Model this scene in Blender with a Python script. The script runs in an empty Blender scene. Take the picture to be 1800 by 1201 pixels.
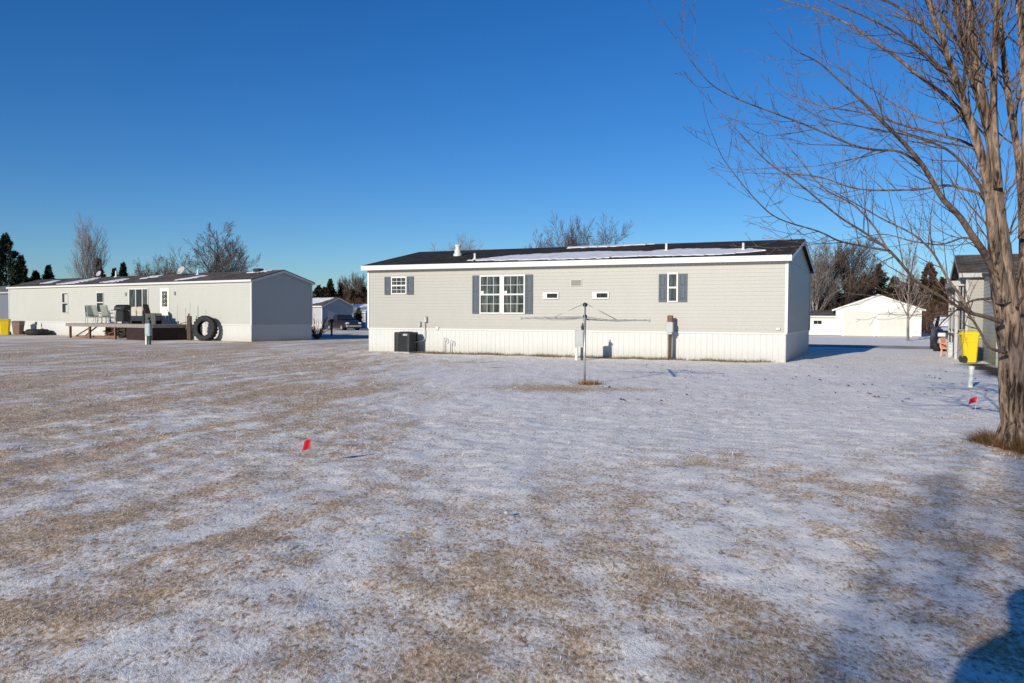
import bpy, math, random
import numpy as np
from mathutils import Vector, Matrix, Quaternion

scene = bpy.context.scene
C = scene.collection
R = math.radians
PI = math.pi
V = Vector

# ------------------------------------------------------------------ camera model
EYE, FPX, PITCH, ROLL = 1.5, 1413.0, R(1.805), R(-0.309)


def ray(px, py):
    """direction of a photograph pixel (1800 x 1201)"""
    X = (px - 900) / FPX
    Y = -(py - 600.5) / FPX
    cr, sr = math.cos(ROLL), math.sin(ROLL)
    u = X * cr + Y * sr
    v = -X * sr + Y * cr
    c, s = math.cos(PITCH), math.sin(PITCH)
    return V((u, c + v * s, -s + v * c))


def at(px, py, D):
    d = ray(px, py)
    return V((0, 0, EYE)) + d * (D / d.y)


def gnd(px, py, z=0.0):
    d = ray(px, py)
    return V((0, 0, EYE)) + d * ((z - EYE) / d.z)


# ------------------------------------------------------------------ materials
MATS = {}


def nd(nt, t, **kw):
    n = nt.nodes.new(t)
    for k, v in kw.items():
        if k.startswith('_'):
            n.inputs[k[1:]].default_value = v
        else:
            setattr(n, k, v)
    return n


def new_mat(name):
    m = bpy.data.materials.new(name)
    m.use_nodes = True
    nt = m.node_tree
    b = nt.nodes['Principled BSDF']
    return m, nt, b


def ramp(nt, fac, stops):
    r = nt.nodes.new('ShaderNodeValToRGB')
    e = r.color_ramp.elements
    while len(e) < len(stops):
        e.new(0.5)
    for k, (p, c) in enumerate(stops):
        e[k].position = p
        e[k].color = (c[0], c[1], c[2], 1)
    nt.links.new(fac, r.inputs[0])
    return r


def mat(name, col, rough=0.6, var=0.12, scale=3.0, metal=0.0, bump=0.0, bscale=40.0, stretch=(1, 1, 1), spec=0.35,
        col2=None, detail=5.0):
    """noise-varied paint / plastic / wood / metal"""
    if name in MATS:
        return MATS[name]
    m, nt, b = new_mat(name)
    tc = nd(nt, 'ShaderNodeTexCoord')
    mp = nd(nt, 'ShaderNodeMapping')
    mp.inputs['Scale'].default_value = stretch
    nt.links.new(tc.outputs['Object'], mp.inputs[0])
    nz = nd(nt, 'ShaderNodeTexNoise', _Scale=scale, _Detail=detail, _Roughness=0.6)
    nt.links.new(mp.outputs[0], nz.inputs['Vector'])
    c0 = tuple(max(0, c * (1 - var)) for c in col)
    c1 = col2 if col2 else tuple(min(1, c * (1 + var)) for c in col)
    rp = ramp(nt, nz.outputs[0], [(0.3, c0), (0.7, c1)])
    nt.links.new(rp.outputs[0], b.inputs['Base Color'])
    b.inputs['Roughness'].default_value = rough
    b.inputs['Metallic'].default_value = metal
    b.inputs['Specular IOR Level'].default_value = spec
    if bump:
        nb = nd(nt, 'ShaderNodeTexNoise', _Scale=bscale, _Detail=4.0)
        nt.links.new(mp.outputs[0], nb.inputs['Vector'])
        bp = nd(nt, 'ShaderNodeBump', _Strength=bump, _Distance=0.02)
        nt.links.new(nb.outputs[0], bp.inputs['Height'])
        nt.links.new(bp.outputs[0], b.inputs['Normal'])
    MATS[name] = m
    return m


def mat_siding(name, col, dirt=(0.3, 0.27, 0.2), z0=0.0, z1=0.9, amount=0.25):
    """vinyl / painted metal: faint streaks and dirt splashed up from the ground"""
    m, nt, b = new_mat(name)
    tc = nd(nt, 'ShaderNodeTexCoord')
    mp = nd(nt, 'ShaderNodeMapping')
    mp.inputs['Scale'].default_value = (1.1, 1.1, 0.6)
    nt.links.new(tc.outputs['Object'], mp.inputs[0])
    n1 = nd(nt, 'ShaderNodeTexNoise', _Scale=1.6, _Detail=6.0, _Roughness=0.65)
    nt.links.new(mp.outputs[0], n1.inputs['Vector'])
    r1 = ramp(nt, n1.outputs[0], [(0.25, tuple(c * 0.965 for c in col)), (0.75, tuple(min(1, c * 1.025) for c in col))])
    sp = nd(nt, 'ShaderNodeSeparateXYZ')
    nt.links.new(tc.outputs['Object'], sp.inputs[0])
    mr = nd(nt, 'ShaderNodeMapRange')
    mr.inputs['From Min'].default_value = z1
    mr.inputs['From Max'].default_value = z0
    mr.inputs['To Min'].default_value = 0.0
    mr.inputs['To Max'].default_value = 1.0
    nt.links.new(sp.outputs['Z'], mr.inputs['Value'])
    n2 = nd(nt, 'ShaderNodeTexNoise', _Scale=5.0, _Detail=6.0, _Roughness=0.7)
    nt.links.new(tc.outputs['Object'], n2.inputs['Vector'])
    pw = nd(nt, 'ShaderNodeMath', operation='POWER')
    pw.inputs[1].default_value = 2.0
    nt.links.new(mr.outputs[0], pw.inputs[0])
    ml = nd(nt, 'ShaderNodeMath', operation='MULTIPLY')
    nt.links.new(pw.outputs[0], ml.inputs[0])
    nt.links.new(n2.outputs[0], ml.inputs[1])
    m2 = nd(nt, 'ShaderNodeMath', operation='MULTIPLY')
    m2.inputs[1].default_value = amount * 2
    nt.links.new(ml.outputs[0], m2.inputs[0])
    mx = nd(nt, 'ShaderNodeMix', data_type='RGBA')
    nt.links.new(m2.outputs[0], mx.inputs[0])
    nt.links.new(r1.outputs[0], mx.inputs[6])
    mx.inputs[7].default_value = (*dirt, 1)
    nt.links.new(mx.outputs[2], b.inputs['Base Color'])
    b.inputs['Roughness'].default_value = 0.5
    b.inputs['Specular IOR Level'].default_value = 0.3
    MATS[name] = m
    return m


def mat_glass(name, col=(0.018, 0.022, 0.022), col2=(0.095, 0.108, 0.10), sx=7.0):
    """window pane: dark room, curtain folds and painted reflections behind a glossy surface"""
    m, nt, b = new_mat(name)
    tc = nd(nt, 'ShaderNodeTexCoord')
    mp = nd(nt, 'ShaderNodeMapping')
    mp.inputs['Scale'].default_value = (sx, sx, 1.3)
    nt.links.new(tc.outputs['Object'], mp.inputs[0])
    n = nd(nt, 'ShaderNodeTexNoise', _Scale=1.0, _Detail=3.0)
    nt.links.new(mp.outputs[0], n.inputs['Vector'])
    r = ramp(nt, n.outputs[0], [(0.4, col), (0.68, col2)])  # lighter tone paints grey-green reflections along with the folds
    nt.links.new(r.outputs[0], b.inputs['Base Color'])
    b.inputs['Roughness'].default_value = 0.08
    b.inputs['Specular IOR Level'].default_value = 0.5
    n2 = nd(nt, 'ShaderNodeTexNoise', _Scale=2.2)
    nt.links.new(tc.outputs['Object'], n2.inputs['Vector'])
    bp = nd(nt, 'ShaderNodeBump', _Strength=0.05, _Distance=0.05)
    nt.links.new(n2.outputs[0], bp.inputs['Height'])
    nt.links.new(bp.outputs[0], b.inputs['Normal'])
    MATS[name] = m
    return m


def mat_shingle(name, col, var=0.35):
    m, nt, b = new_mat(name)
    tc = nd(nt, 'ShaderNodeTexCoord')
    bt = nd(nt, 'ShaderNodeTexBrick', offset=0.5)
    bt.inputs['Scale'].default_value = 1.0
    bt.inputs['Brick Width'].default_value = 0.33
    bt.inputs['Row Height'].default_value = 0.14
    bt.inputs['Mortar Size'].default_value = 0.008
    bt.inputs['Color1'].default_value = (*[c * (1 + var) for c in col], 1)
    bt.inputs['Color2'].default_value = (*[c * (1 - var) for c in col], 1)
    bt.inputs['Mortar'].default_value = (*[c * 0.4 for c in col], 1)
    nt.links.new(tc.outputs['Object'], bt.inputs['Vector'])
    n = nd(nt, 'ShaderNodeTexNoise', _Scale=0.8, _Detail=6.0)
    nt.links.new(tc.outputs['Object'], n.inputs['Vector'])
    r = ramp(nt, n.outputs[0], [(0.3, (0.7, 0.7, 0.7)), (0.7, (1.25, 1.2, 1.15))])
    mx = nd(nt, 'ShaderNodeMix', data_type='RGBA', blend_type='MULTIPLY')
    mx.inputs[0].default_value = 1.0
    nt.links.new(bt.outputs['Color'], mx.inputs[6])
    nt.links.new(r.outputs[0], mx.inputs[7])
    nt.links.new(mx.outputs[2], b.inputs['Base Color'])
    b.inputs['Roughness'].default_value = 0.9
    b.inputs['Specular IOR Level'].default_value = 0.15
    bp = nd(nt, 'ShaderNodeBump', _Strength=0.5, _Distance=0.01)
    nt.links.new(bt.outputs['Fac'], bp.inputs['Height'])
    bp.invert = True
    nt.links.new(bp.outputs[0], b.inputs['Normal'])
    MATS[name] = m
    return m


def mat_bark(name, c0, c1, scale=9.0, stretch=(1, 1, 0.16), bump=0.9, dist=0.012):
    m, nt, b = new_mat(name)
    tc = nd(nt, 'ShaderNodeTexCoord')
    mp = nd(nt, 'ShaderNodeMapping')
    mp.inputs['Scale'].default_value = stretch
    nt.links.new(tc.outputs['Object'], mp.inputs[0])
    n = nd(nt, 'ShaderNodeTexNoise', _Scale=scale, _Detail=7.0, _Roughness=0.68)
    n.inputs['Distortion'].default_value = 0.6
    nt.links.new(mp.outputs[0], n.inputs['Vector'])
    n2 = nd(nt, 'ShaderNodeTexNoise', _Scale=2.2, _Detail=4.0)
    nt.links.new(tc.outputs['Object'], n2.inputs['Vector'])
    ad = nd(nt, 'ShaderNodeMath', operation='MULTIPLY_ADD')
    ad.inputs[1].default_value = 0.45
    nt.links.new(n2.outputs[0], ad.inputs[0])
    nt.links.new(n.outputs[0], ad.inputs[2])
    mid = tuple((a + d) / 2 for a, d in zip(c0, c1))
    r = ramp(nt, ad.outputs[0], [(0.60, c0), (0.72, mid), (0.86, c1)])
    nt.links.new(r.outputs[0], b.inputs['Base Color'])
    b.inputs['Roughness'].default_value = 0.9
    b.inputs['Specular IOR Level'].default_value = 0.15
    bp = nd(nt, 'ShaderNodeBump', _Strength=bump, _Distance=dist)
    nt.links.new(n.outputs[0], bp.inputs['Height'])
    nt.links.new(bp.outputs[0], b.inputs['Normal'])
    MATS[name] = m
    return m


def mat_snow(name='snow'):
    if name in MATS:
        return MATS[name]
    m, nt, b = new_mat(name)
    tc = nd(nt, 'ShaderNodeTexCoord')
    n = nd(nt, 'ShaderNodeTexNoise', _Scale=3.0, _Detail=6.0, _Roughness=0.6)
    nt.links.new(tc.outputs['Object'], n.inputs['Vector'])
    r = ramp(nt, n.outputs[0], [(0.3, (0.55, 0.56, 0.60)), (0.7, (0.76, 0.77, 0.80))])
    nt.links.new(r.outputs[0], b.inputs['Base Color'])
    b.inputs['Roughness'].default_value = 0.8
    bp = nd(nt, 'ShaderNodeBump', _Strength=0.4, _Distance=0.03)
    nt.links.new(n.outputs[0], bp.inputs['Height'])
    nt.links.new(bp.outputs[0], b.inputs['Normal'])
    MATS[name] = m
    return m


def mat_attr(name, rough=0.85, attr='tint', spec=0.15, trans=False):
    m, nt, b = new_mat(name)
    a = nd(nt, 'ShaderNodeAttribute', attribute_name=attr)
    nt.links.new(a.outputs['Color'], b.inputs['Base Color'])
    b.inputs['Roughness'].default_value = rough
    b.inputs['Specular IOR Level'].default_value = spec
    MATS[name] = m
    return m


WHITE = mat('white_trim', (0.62, 0.615, 0.58), 0.45, 0.04, 2.0)
CREAM = mat('cream_trim', (0.50, 0.49, 0.44), 0.5, 0.04, 2.0)
SIDING = mat_siding('vinyl_siding_taupe', (0.385, 0.374, 0.333), z0=0.9, z1=1.7, amount=0.16)
SIDE_W = mat_siding('white_lap_siding', (0.46, 0.46, 0.41), z0=0.9, z1=2.2, amount=0.08)
SKIRT = mat_siding('white_skirting', (0.55, 0.55, 0.515), z0=-0.05, z1=0.6, amount=0.45)
SHINGLE = mat_shingle('dark_shingles', (0.040, 0.035, 0.033))
SHINGLE2 = mat_shingle('brown_grey_shingles', (0.105, 0.092, 0.080))
SHUT = mat('slate_blue_shutter', (0.068, 0.088, 0.106), 0.55, 0.1, 6.0)
GLASS = mat_glass('window_glass')
GLASS2 = mat_glass('dark_window_glass', (0.012, 0.014, 0.014), (0.035, 0.04, 0.04))
CURT = mat('pale_curtain', (0.42, 0.42, 0.40), 0.9, 0.25, 2.0, stretch=(14, 14, 0.4))
SNOW = mat_snow()
GALV = mat('galvanised_metal', (0.42, 0.43, 0.44), 0.42, 0.15, 8.0, metal=0.6)
GREYM = mat('grey_painted_metal', (0.40, 0.41, 0.40), 0.5, 0.1, 5.0)
DARKM = mat('dark_metal', (0.035, 0.04, 0.042), 0.45, 0.2, 6.0, metal=0.3)
BLACKP = mat('black_plastic', (0.016, 0.016, 0.018), 0.5, 0.2, 8.0)
RUBBER = mat('black_rubber', (0.020, 0.020, 0.020), 0.75, 0.35, 9.0, bump=0.4)
YELLOW = mat('yellow_plastic', (0.66, 0.49, 0.010), 0.42, 0.07, 3.0)
WOODR = mat('weathered_brown_wood', (0.19, 0.105, 0.062), 0.85, 0.35, 2.0, stretch=(1, 1, 6), bump=0.3)
WOODG = mat('grey_deck_wood', (0.24, 0.215, 0.19), 0.85, 0.3, 3.0, stretch=(8, 1, 1), bump=0.3)
WOODD = mat('dark_red_brown_boards', (0.030, 0.017, 0.014), 0.85, 0.4, 3.0, stretch=(1, 1, 5), bump=0.3)
RUST = mat('rusty_brown_steel', (0.075, 0.048, 0.036), 0.75, 0.4, 9.0, metal=0.2, bump=0.2)
MESHF = mat('grey_green_mesh_fabric', (0.24, 0.26, 0.225), 0.85, 0.15, 8.0)
CUSH = mat('faded_floral_cushion', (0.50, 0.40, 0.33), 0.95, 0.25, 7.0, col2=(0.55, 0.54, 0.44))
GRASSM = mat_attr('dry_grass_blades', 0.9)


# ------------------------------------------------------------------ mesh builder
class MB:
    def __init__(s):
        s.v, s.f, s.mi = [], [], []
        s.m = 0

    def add(s, vs, fs):
        o = len(s.v)
        s.v.extend([tuple(x) for x in vs])
        for f in fs:
            s.f.append(tuple(o + k for k in f))
            s.mi.append(s.m)
        return s

    def quad(s, a, b, c, d):
        return s.add([a, b, c, d], [(0, 1, 2, 3)])

    def box(s, x0, x1, y0, y1, z0, z1, M=None):
        vs = [V((x, y, z)) for x in (x0, x1) for y in (y0, y1) for z in (z0, z1)]
        if M is not None:
            vs = [M @ v for v in vs]
        return s.add(vs, [(0, 1, 3, 2), (4, 6, 7, 5), (0, 4, 5, 1), (2, 3, 7, 6), (0, 2, 6, 4), (1, 5, 7, 3)])

    def rbox(s, x0, x1, y0, y1, z0, z1, r=0.02, M=None):
        """box with chamfered vertical and top edges"""
        def ring(x0, x1, y0, y1, z, r):
            return [(x0 + r, y0, z), (x1 - r, y0, z), (x1, y0 + r, z), (x1, y1 - r, z), (x1 - r, y1, z), (x0 + r, y1, z),
                    (x0, y1 - r, z), (x0, y0 + r, z)]
        rings = [ring(x0, x1, y0, y1, z0, r), ring(x0, x1, y0, y1, z1 - r, r), ring(x0 + r * .7, x1 - r * .7, y0 + r * .7, y1 - r * .7, z1, r)]
        return s.loft(rings, True, True, M)

    def loft(s, rings, cap0=True, cap1=True, M=None, closed=True):
        n = len(rings[0])
        vs = [V(p) for r in rings for p in r]
        if M is not None:
            vs = [M @ v for v in vs]
        fs = []
        for k in range(len(rings) - 1):
            for i in range(n if closed else n - 1):
                j = (i + 1) % n
                fs.append((k * n + i, k * n + j, (k + 1) * n + j, (k + 1) * n + i))
        if cap0:
            fs.append(tuple(range(n - 1, -1, -1)))
        if cap1:
            fs.append(tuple((len(rings) - 1) * n + i for i in range(n)))
        return s.add(vs, fs)

    def tube(s, pts, rad, n=8, cap=True):
        pts = [V(p) for p in pts]
        if not hasattr(rad, '__len__'):
            rad = [rad] * len(pts)
        o = len(s.v)
        up = V((0, 0, 1))
        prev = None
        for i, p in enumerate(pts):
            a = pts[max(i - 1, 0)]
            b = pts[min(i + 1, len(pts) - 1)]
            t = (b - a)
            if t.length < 1e-9:
                t = V((0, 0, 1))
            t.normalize()
            if prev is None:
                x = t.cross(up)
                if x.length < 1e-3:
                    x = t.cross(V((1, 0, 0)))
            else:
                x = prev - t * prev.dot(t)
                if x.length < 1e-4:
                    x = t.cross(up)
            x.normalize()
            prev = x
            y = t.cross(x)
            r = rad[i]
            for k in range(n):
                an = 2 * PI * k / n
                q = p + x * (r * math.cos(an)) + y * (r * math.sin(an))
                s.v.append((q.x, q.y, q.z))
        for i in range(len(pts) - 1):
            for k in range(n):
                j = (k + 1) % n
                s.f.append((o + i * n + k, o + i * n + j, o + (i + 1) * n + j, o + (i + 1) * n + k))
                s.mi.append(s.m)
        if cap:
            s.f.append(tuple(o + k for k in range(n - 1, -1, -1)))
            s.f.append(tuple(o + (len(pts) - 1) * n + k for k in range(n)))
            s.mi += [s.m, s.m]
        return s

    def bar(s, a, b, w, h=None, M=None):
        """rectangular bar from a to b"""
        a, b = V(a), V(b)
        h = h or w
        t = (b - a).normalized()
        x = t.cross(V((0, 0, 1)))
        if x.length < 1e-3:
            x = V((1, 0, 0))
        x.normalize()
        y = x.cross(t)
        vs = []
        for p in (a, b):
            for sx, sy in ((-1, -1), (1, -1), (1, 1), (-1, 1)):
                vs.append(p + x * (sx * w / 2) + y * (sy * h / 2))
        if M is not None:
            vs = [M @ v for v in vs]
        return s.add(vs, [(3, 2, 1, 0), (4, 5, 6, 7), (0, 1, 5, 4), (1, 2, 6, 5), (2, 3, 7, 6), (3, 0, 4, 7)])

    def lathe(s, prof, n=24, M=None, closed=False):
        """profile (r, z) about z"""
        rings = [[(r * math.cos(2 * PI * k / n), r * math.sin(2 * PI * k / n), z) for k in range(n)] for r, z in prof]
        if closed:
            rings.append(rings[0])
        return s.loft(rings, not closed, not closed, M)

    def prism(s, poly, h0, h1, M=None):
        """polygon in the xy plane extruded in z"""
        return s.loft([[(x, y, h0) for x, y in poly], [(x, y, h1) for x, y in poly]], True, True, M)

    def build(s, name, mats, parent=None, smooth=False, M=None):
        me = bpy.data.meshes.new(name)
        me.from_pydata(s.v, [], s.f)
        if not isinstance(mats, (list, tuple)):
            mats = [mats]
        for m in mats:
            me.materials.append(m)
        if len(mats) > 1:
            me.polygons.foreach_set('material_index', s.mi)
        if smooth:
            me.polygons.foreach_set('use_smooth', [True] * len(me.polygons))
        me.update()
        o = bpy.data.objects.new(name, me)
        C.objects.link(o)
        if M is not None:
            o.matrix_local = M
        if parent is not None:
            o.parent = parent
        return o


def smooth_by_angle(o, ang=35):
    me = o.data
    try:
        me.shade_smooth() if hasattr(me, 'shade_smooth') else None
        me.set_sharp_from_angle(angle=R(ang))
    except Exception:
        pass
    return o


def tag(o, label=None, cat=None, group=None, kind=None):
    if label:
        o['label'] = label
    if cat:
        o['category'] = cat
    if group:
        o['group'] = group
    if kind:
        o['kind'] = kind
    return o


def empty(name, loc, rz=0.0, label=None, cat=None, group=None):
    o = bpy.data.objects.new(name, None)
    C.objects.link(o)
    o.location = loc
    o.rotation_euler = (0, 0, rz)
    o.empty_display_size = 0.2
    return tag(o, label, cat, group)


def copy_tree(o, parent=None):
    c = o.copy()
    C.objects.link(c)
    c.parent = parent
    for ch in list(o.children):
        copy_tree(ch, c)
    return c


# ------------------------------------------------------------------ noise on arrays
def _hash(ix, iy, seed):
    h = (ix.astype(np.int64) * 374761393 + iy.astype(np.int64) * 668265263 + seed * 1442695041) & 0x7fffffff
    h = ((h ^ (h >> 13)) * 1274126177) & 0x7fffffff
    return ((h ^ (h >> 16)) & 0xffff) / 65535.0


def vnoise(x, y, seed=0):
    ix, iy = np.floor(x), np.floor(y)
    fx, fy = x - ix, y - iy
    fx = fx * fx * fx * (fx * (fx * 6 - 15) + 10)
    fy = fy * fy * fy * (fy * (fy * 6 - 15) + 10)
    a = _hash(ix, iy, seed)
    b = _hash(ix + 1, iy, seed)
    c = _hash(ix, iy + 1, seed)
    d = _hash(ix + 1, iy + 1, seed)
    return (a * (1 - fx) + b * fx) * (1 - fy) + (c * (1 - fx) + d * fx) * fy


def fbm(x, y, seed=0, oct=4, gain=0.5):
    t, a, s = 0, 1.0, 0.0
    for k in range(oct):
        t = t + a * vnoise(x * 2 ** k + 17.3 * k, y * 2 ** k - 9.1 * k, seed + k * 31)
        s += a
        a *= gain
    return t / s


def sstep(a, b, x):
    t = np.clip((x - a) / (b - a), 0, 1)
    return t * t * (3 - 2 * t)


# ------------------------------------------------------------------ setting: houses' frames (needed by the ground too)
HN = dict(o=V((9.12, 26.75, 0)), yaw=R(25.0), L=16.72, B=8.64, zs=0.98, zw=3.40)       # taupe house
HL = dict(o=V((-14.50, 44.73, 0)), yaw=R(33.6), L=27.64, B=4.40, zs=0.94, zw=3.38)      # long white house


def frame(h):
    return Matrix.Translation(h['o']) @ Matrix.Rotation(-h['yaw'], 4, 'Z')


def local(h, x, y):
    """arrays x, y in the world -> house-local"""
    dx, dy = x - h['o'].x, y - h['o'].y
    c, s = math.cos(h['yaw']), math.sin(h['yaw'])
    return dx * c - dy * s, dx * s + dy * c


def along(h, px, w):
    """local x where the vertical plane through pixel column px meets the line y=w"""
    d = ray(px, 580)
    Mi = frame(h).inverted()
    p0 = Mi @ V((0, 0, 0))
    p1 = Mi @ V((d.x * 100, d.y * 100, 0))
    t = (w - p0.y) / (p1.y - p0.y)
    return p0.x + t * (p1.x - p0.x)


# ------------------------------------------------------------------ ground fields
def streak(x, y, seed, lw, ll, ang):
    """noise stretched along a direction (degrees right of +y)"""
    c, s = math.cos(R(ang)), math.sin(R(ang))
    al = x * s + y * c
    ac = x * c - y * s
    return fbm(ac / lw, al / ll, seed, 4, 0.55)


def ground_fields(x, y):
    D = np.maximum(y, 1.0)
    r = x / D
    # warp
    wx = x + 1.2 * (fbm(x / 3.1, y / 3.1, 5, 3) - 0.5)
    wy = y + 1.2 * (fbm(x / 3.1, y / 3.1, 6, 3) - 0.5)
    base = 0.47 + 0.0 * x
    # far left lawn is mostly bare straw, middle and right hold the snow
    left = sstep(-0.05, -0.40, r + 0.10 * (fbm(x / 4, y / 4, 9) - 0.5))
    far = sstep(8.0, 13.0, y)
    base = base - 0.16 * left * far * (1 - sstep(38, 46, y) * 0.6)
    mid = sstep(-0.24, 0.02, r + 0.16 * (fbm(x / 2.2, y / 2.2, 13, 3) - 0.5)) * sstep(5.6, 9.6, y - 4.0 * r)
    base = base + 0.47 * mid
    right = sstep(0.12, 0.30, r)
    base = base + 0.16 * right * (1 - far)
    # fine streaks left by wind and the mower: right-leaning on the left, fanning to left-leaning on the right
    sa = streak(wx, wy, 21, 0.42, 3.6, 12)
    sb = streak(wx, wy, 33, 0.34, 2.2, -14)
    sc = streak(wx, wy, 47, 0.34, 1.7, 48)
    k = sstep(-0.20, 0.16, r + 0.2 * (fbm(x / 2.0, y / 2.0, 15, 2) - 0.5))
    k2 = sstep(0.0, 0.12, r) * sstep(5.5, 8.0, y)
    sb = sb * (1 - 0.6 * k2) + sc * 0.6 * k2
    st = sa * (1 - k) + sb * k
    patch = fbm(x / 1.7, y / 1.7, 71, 3)
    amp = 1.0 - 0.45 * mid
    c25 = fbm(wx / 0.26, wy / 0.38, 83, 3)
    c10 = fbm(x / 0.10, y / 0.13, 84, 2)
    snow = base + amp * (1.40 * (st - 0.5) + 0.30 * (patch - 0.5)) + 0.90 * (c25 - 0.5) * (1 - 0.7 * mid) + 0.60 * (c10 - 0.5) * (1 - 0.55 * mid)
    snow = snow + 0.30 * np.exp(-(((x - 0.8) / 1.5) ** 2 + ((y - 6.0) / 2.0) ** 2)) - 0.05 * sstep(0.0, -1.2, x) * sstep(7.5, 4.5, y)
    # darker trampled grass close in, and a soft shadow painted at right
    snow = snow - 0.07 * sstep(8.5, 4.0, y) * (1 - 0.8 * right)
    dk = np.exp(-(((x - 4.6) / 1.1) ** 2 + ((y - 7.6) / 1.5) ** 2))  # soft shadow on the lawn, painted by thinning the snow cover
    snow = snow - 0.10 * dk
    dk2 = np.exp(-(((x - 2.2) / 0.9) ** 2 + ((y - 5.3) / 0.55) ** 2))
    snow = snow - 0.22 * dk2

    def blob(cx, cy, sx, sy, a, ang=0.0):
        c, s = math.cos(R(ang)), math.sin(R(ang))
        u = (x - cx) * c + (y - cy) * s
        v = -(x - cx) * s + (y - cy) * c
        return a * np.exp(-((u / sx) ** 2 + (v / sy) ** 2))
    # straw patch round the clothes-line pole
    n5 = 0.6 + 0.8 * fbm(x / 0.8, y / 0.8, 91, 3)
    snow = snow - n5 * (blob(0.45, 16.8, 1.0, 0.85, 1.0) + blob(1.2, 16.6, 0.6, 0.6, 0.7) + blob(2.4, 16.7, 0.7, 0.5, 0.7) + blob(1.72, 17.6, 0.22, 0.16, 0.7))
    dirt = 0 * x
    # earth showing along the base of the taupe house and a few scraped spots
    lx, ly = local(HN, x, y)
    infront = sstep(0.6, 0.0, -ly) * sstep(-13.5, -12.0, lx) * sstep(0.3, -1.0, lx) * (ly < 0.3)
    snow = snow - 0.75 * infront * (0.4 + fbm(x / 0.9, y / 0.9, 97, 3))
    llx, lly = local(HL, x, y)
    inl = sstep(1.3, 0.2, -lly) * (llx > -29) * (llx < 1.5) * (lly < 0.3)
    snow = snow - 0.55 * inl
    grey = sstep(0.9, 0.2, np.abs(lly + 4.6)) * (llx > -40) * (llx < 3)
    snow = snow + 0.30 * grey * fbm(x / 1.5, y / 1.5, 98, 3)
    g = gnd(838, 637)
    n6 = fbm(x / 0.45, y / 0.30, 99, 3)
    dirt = dirt + sstep(0.45, 0.75, n6 + blob(g.x, g.y, 0.9, 0.4, 0.55) - 0.25) * blob(g.x, g.y, 1.0, 0.45, 1.4)
    for px, py, sx, sy in ((935, 641, .35, .12), (1035, 638, .5, .14), (1120, 641, .4, .12), (1165, 643, .4, .1), (1690, 712, .25, .1), (1480, 690, .2, .08), (870, 646, .25, .1), (1062, 651, .2, .12)):
        g = gnd(px, py)
        dirt = dirt + sstep(0.42, 0.66, n6) * blob(g.x, g.y, sx, sy, 1.2)
    # dark soil bed by the right-hand house
    a, b = gnd(1717, 641), gnd(1775, 664)
    ax, ay = b.x - a.x, b.y - a.y
    t = np.clip(((x - a.x) * ax + (y - a.y) * ay) / (ax * ax + ay * ay), 0, 1)
    dist = np.hypot(x - a.x - t * ax, y - a.y - t * ay)
    dirt = dirt + sstep(0.55, 0.25, dist + 0.5 * (n6 - 0.5))
    # straw ring round the foreground tree
    dt = np.hypot(x - 6.1, (y - 9.15) / 1.5)
    snow = snow - 0.9 * sstep(0.75, 0.25, dt + 0.5 * (fbm(x / 0.5, y / 0.5, 101, 3) - 0.5))
    return np.clip(snow, 0, 1), np.clip(dirt, 0, 1)


def ground_z(x, y):
    r = np.hypot(x, y)
    amp = sstep(60, 25, r)
    z = 0.05 * (fbm(x / 2.8, y / 2.8, 201, 3) - 0.5) + 0.030 * (fbm(x / 0.55, y / 0.55, 203, 3) - 0.5) + 0.022 * (fbm(x / 0.16, y / 0.16, 207, 2) - 0.5)
    # ridges of matted grass along the streaks
    z = z + 0.03 * (streak(x, y, 21, 0.42, 3.6, 12) - 0.5)
    return z * amp


def spaced(lo, hi, dense_lo, dense_hi, step, grow=1.07):
    out = list(np.arange(dense_lo, dense_hi, step))
    s, v = step, dense_hi
    while v < hi:
        out.append(v)
        s *= grow
        v += s
    out.append(hi)
    s, v = step, dense_lo
    low = []
    while True:
        s *= grow
        v -= s
        if v <= lo:
            break
        low.append(v)
    low.append(lo)
    return np.array(low[::-1] + out)


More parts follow.
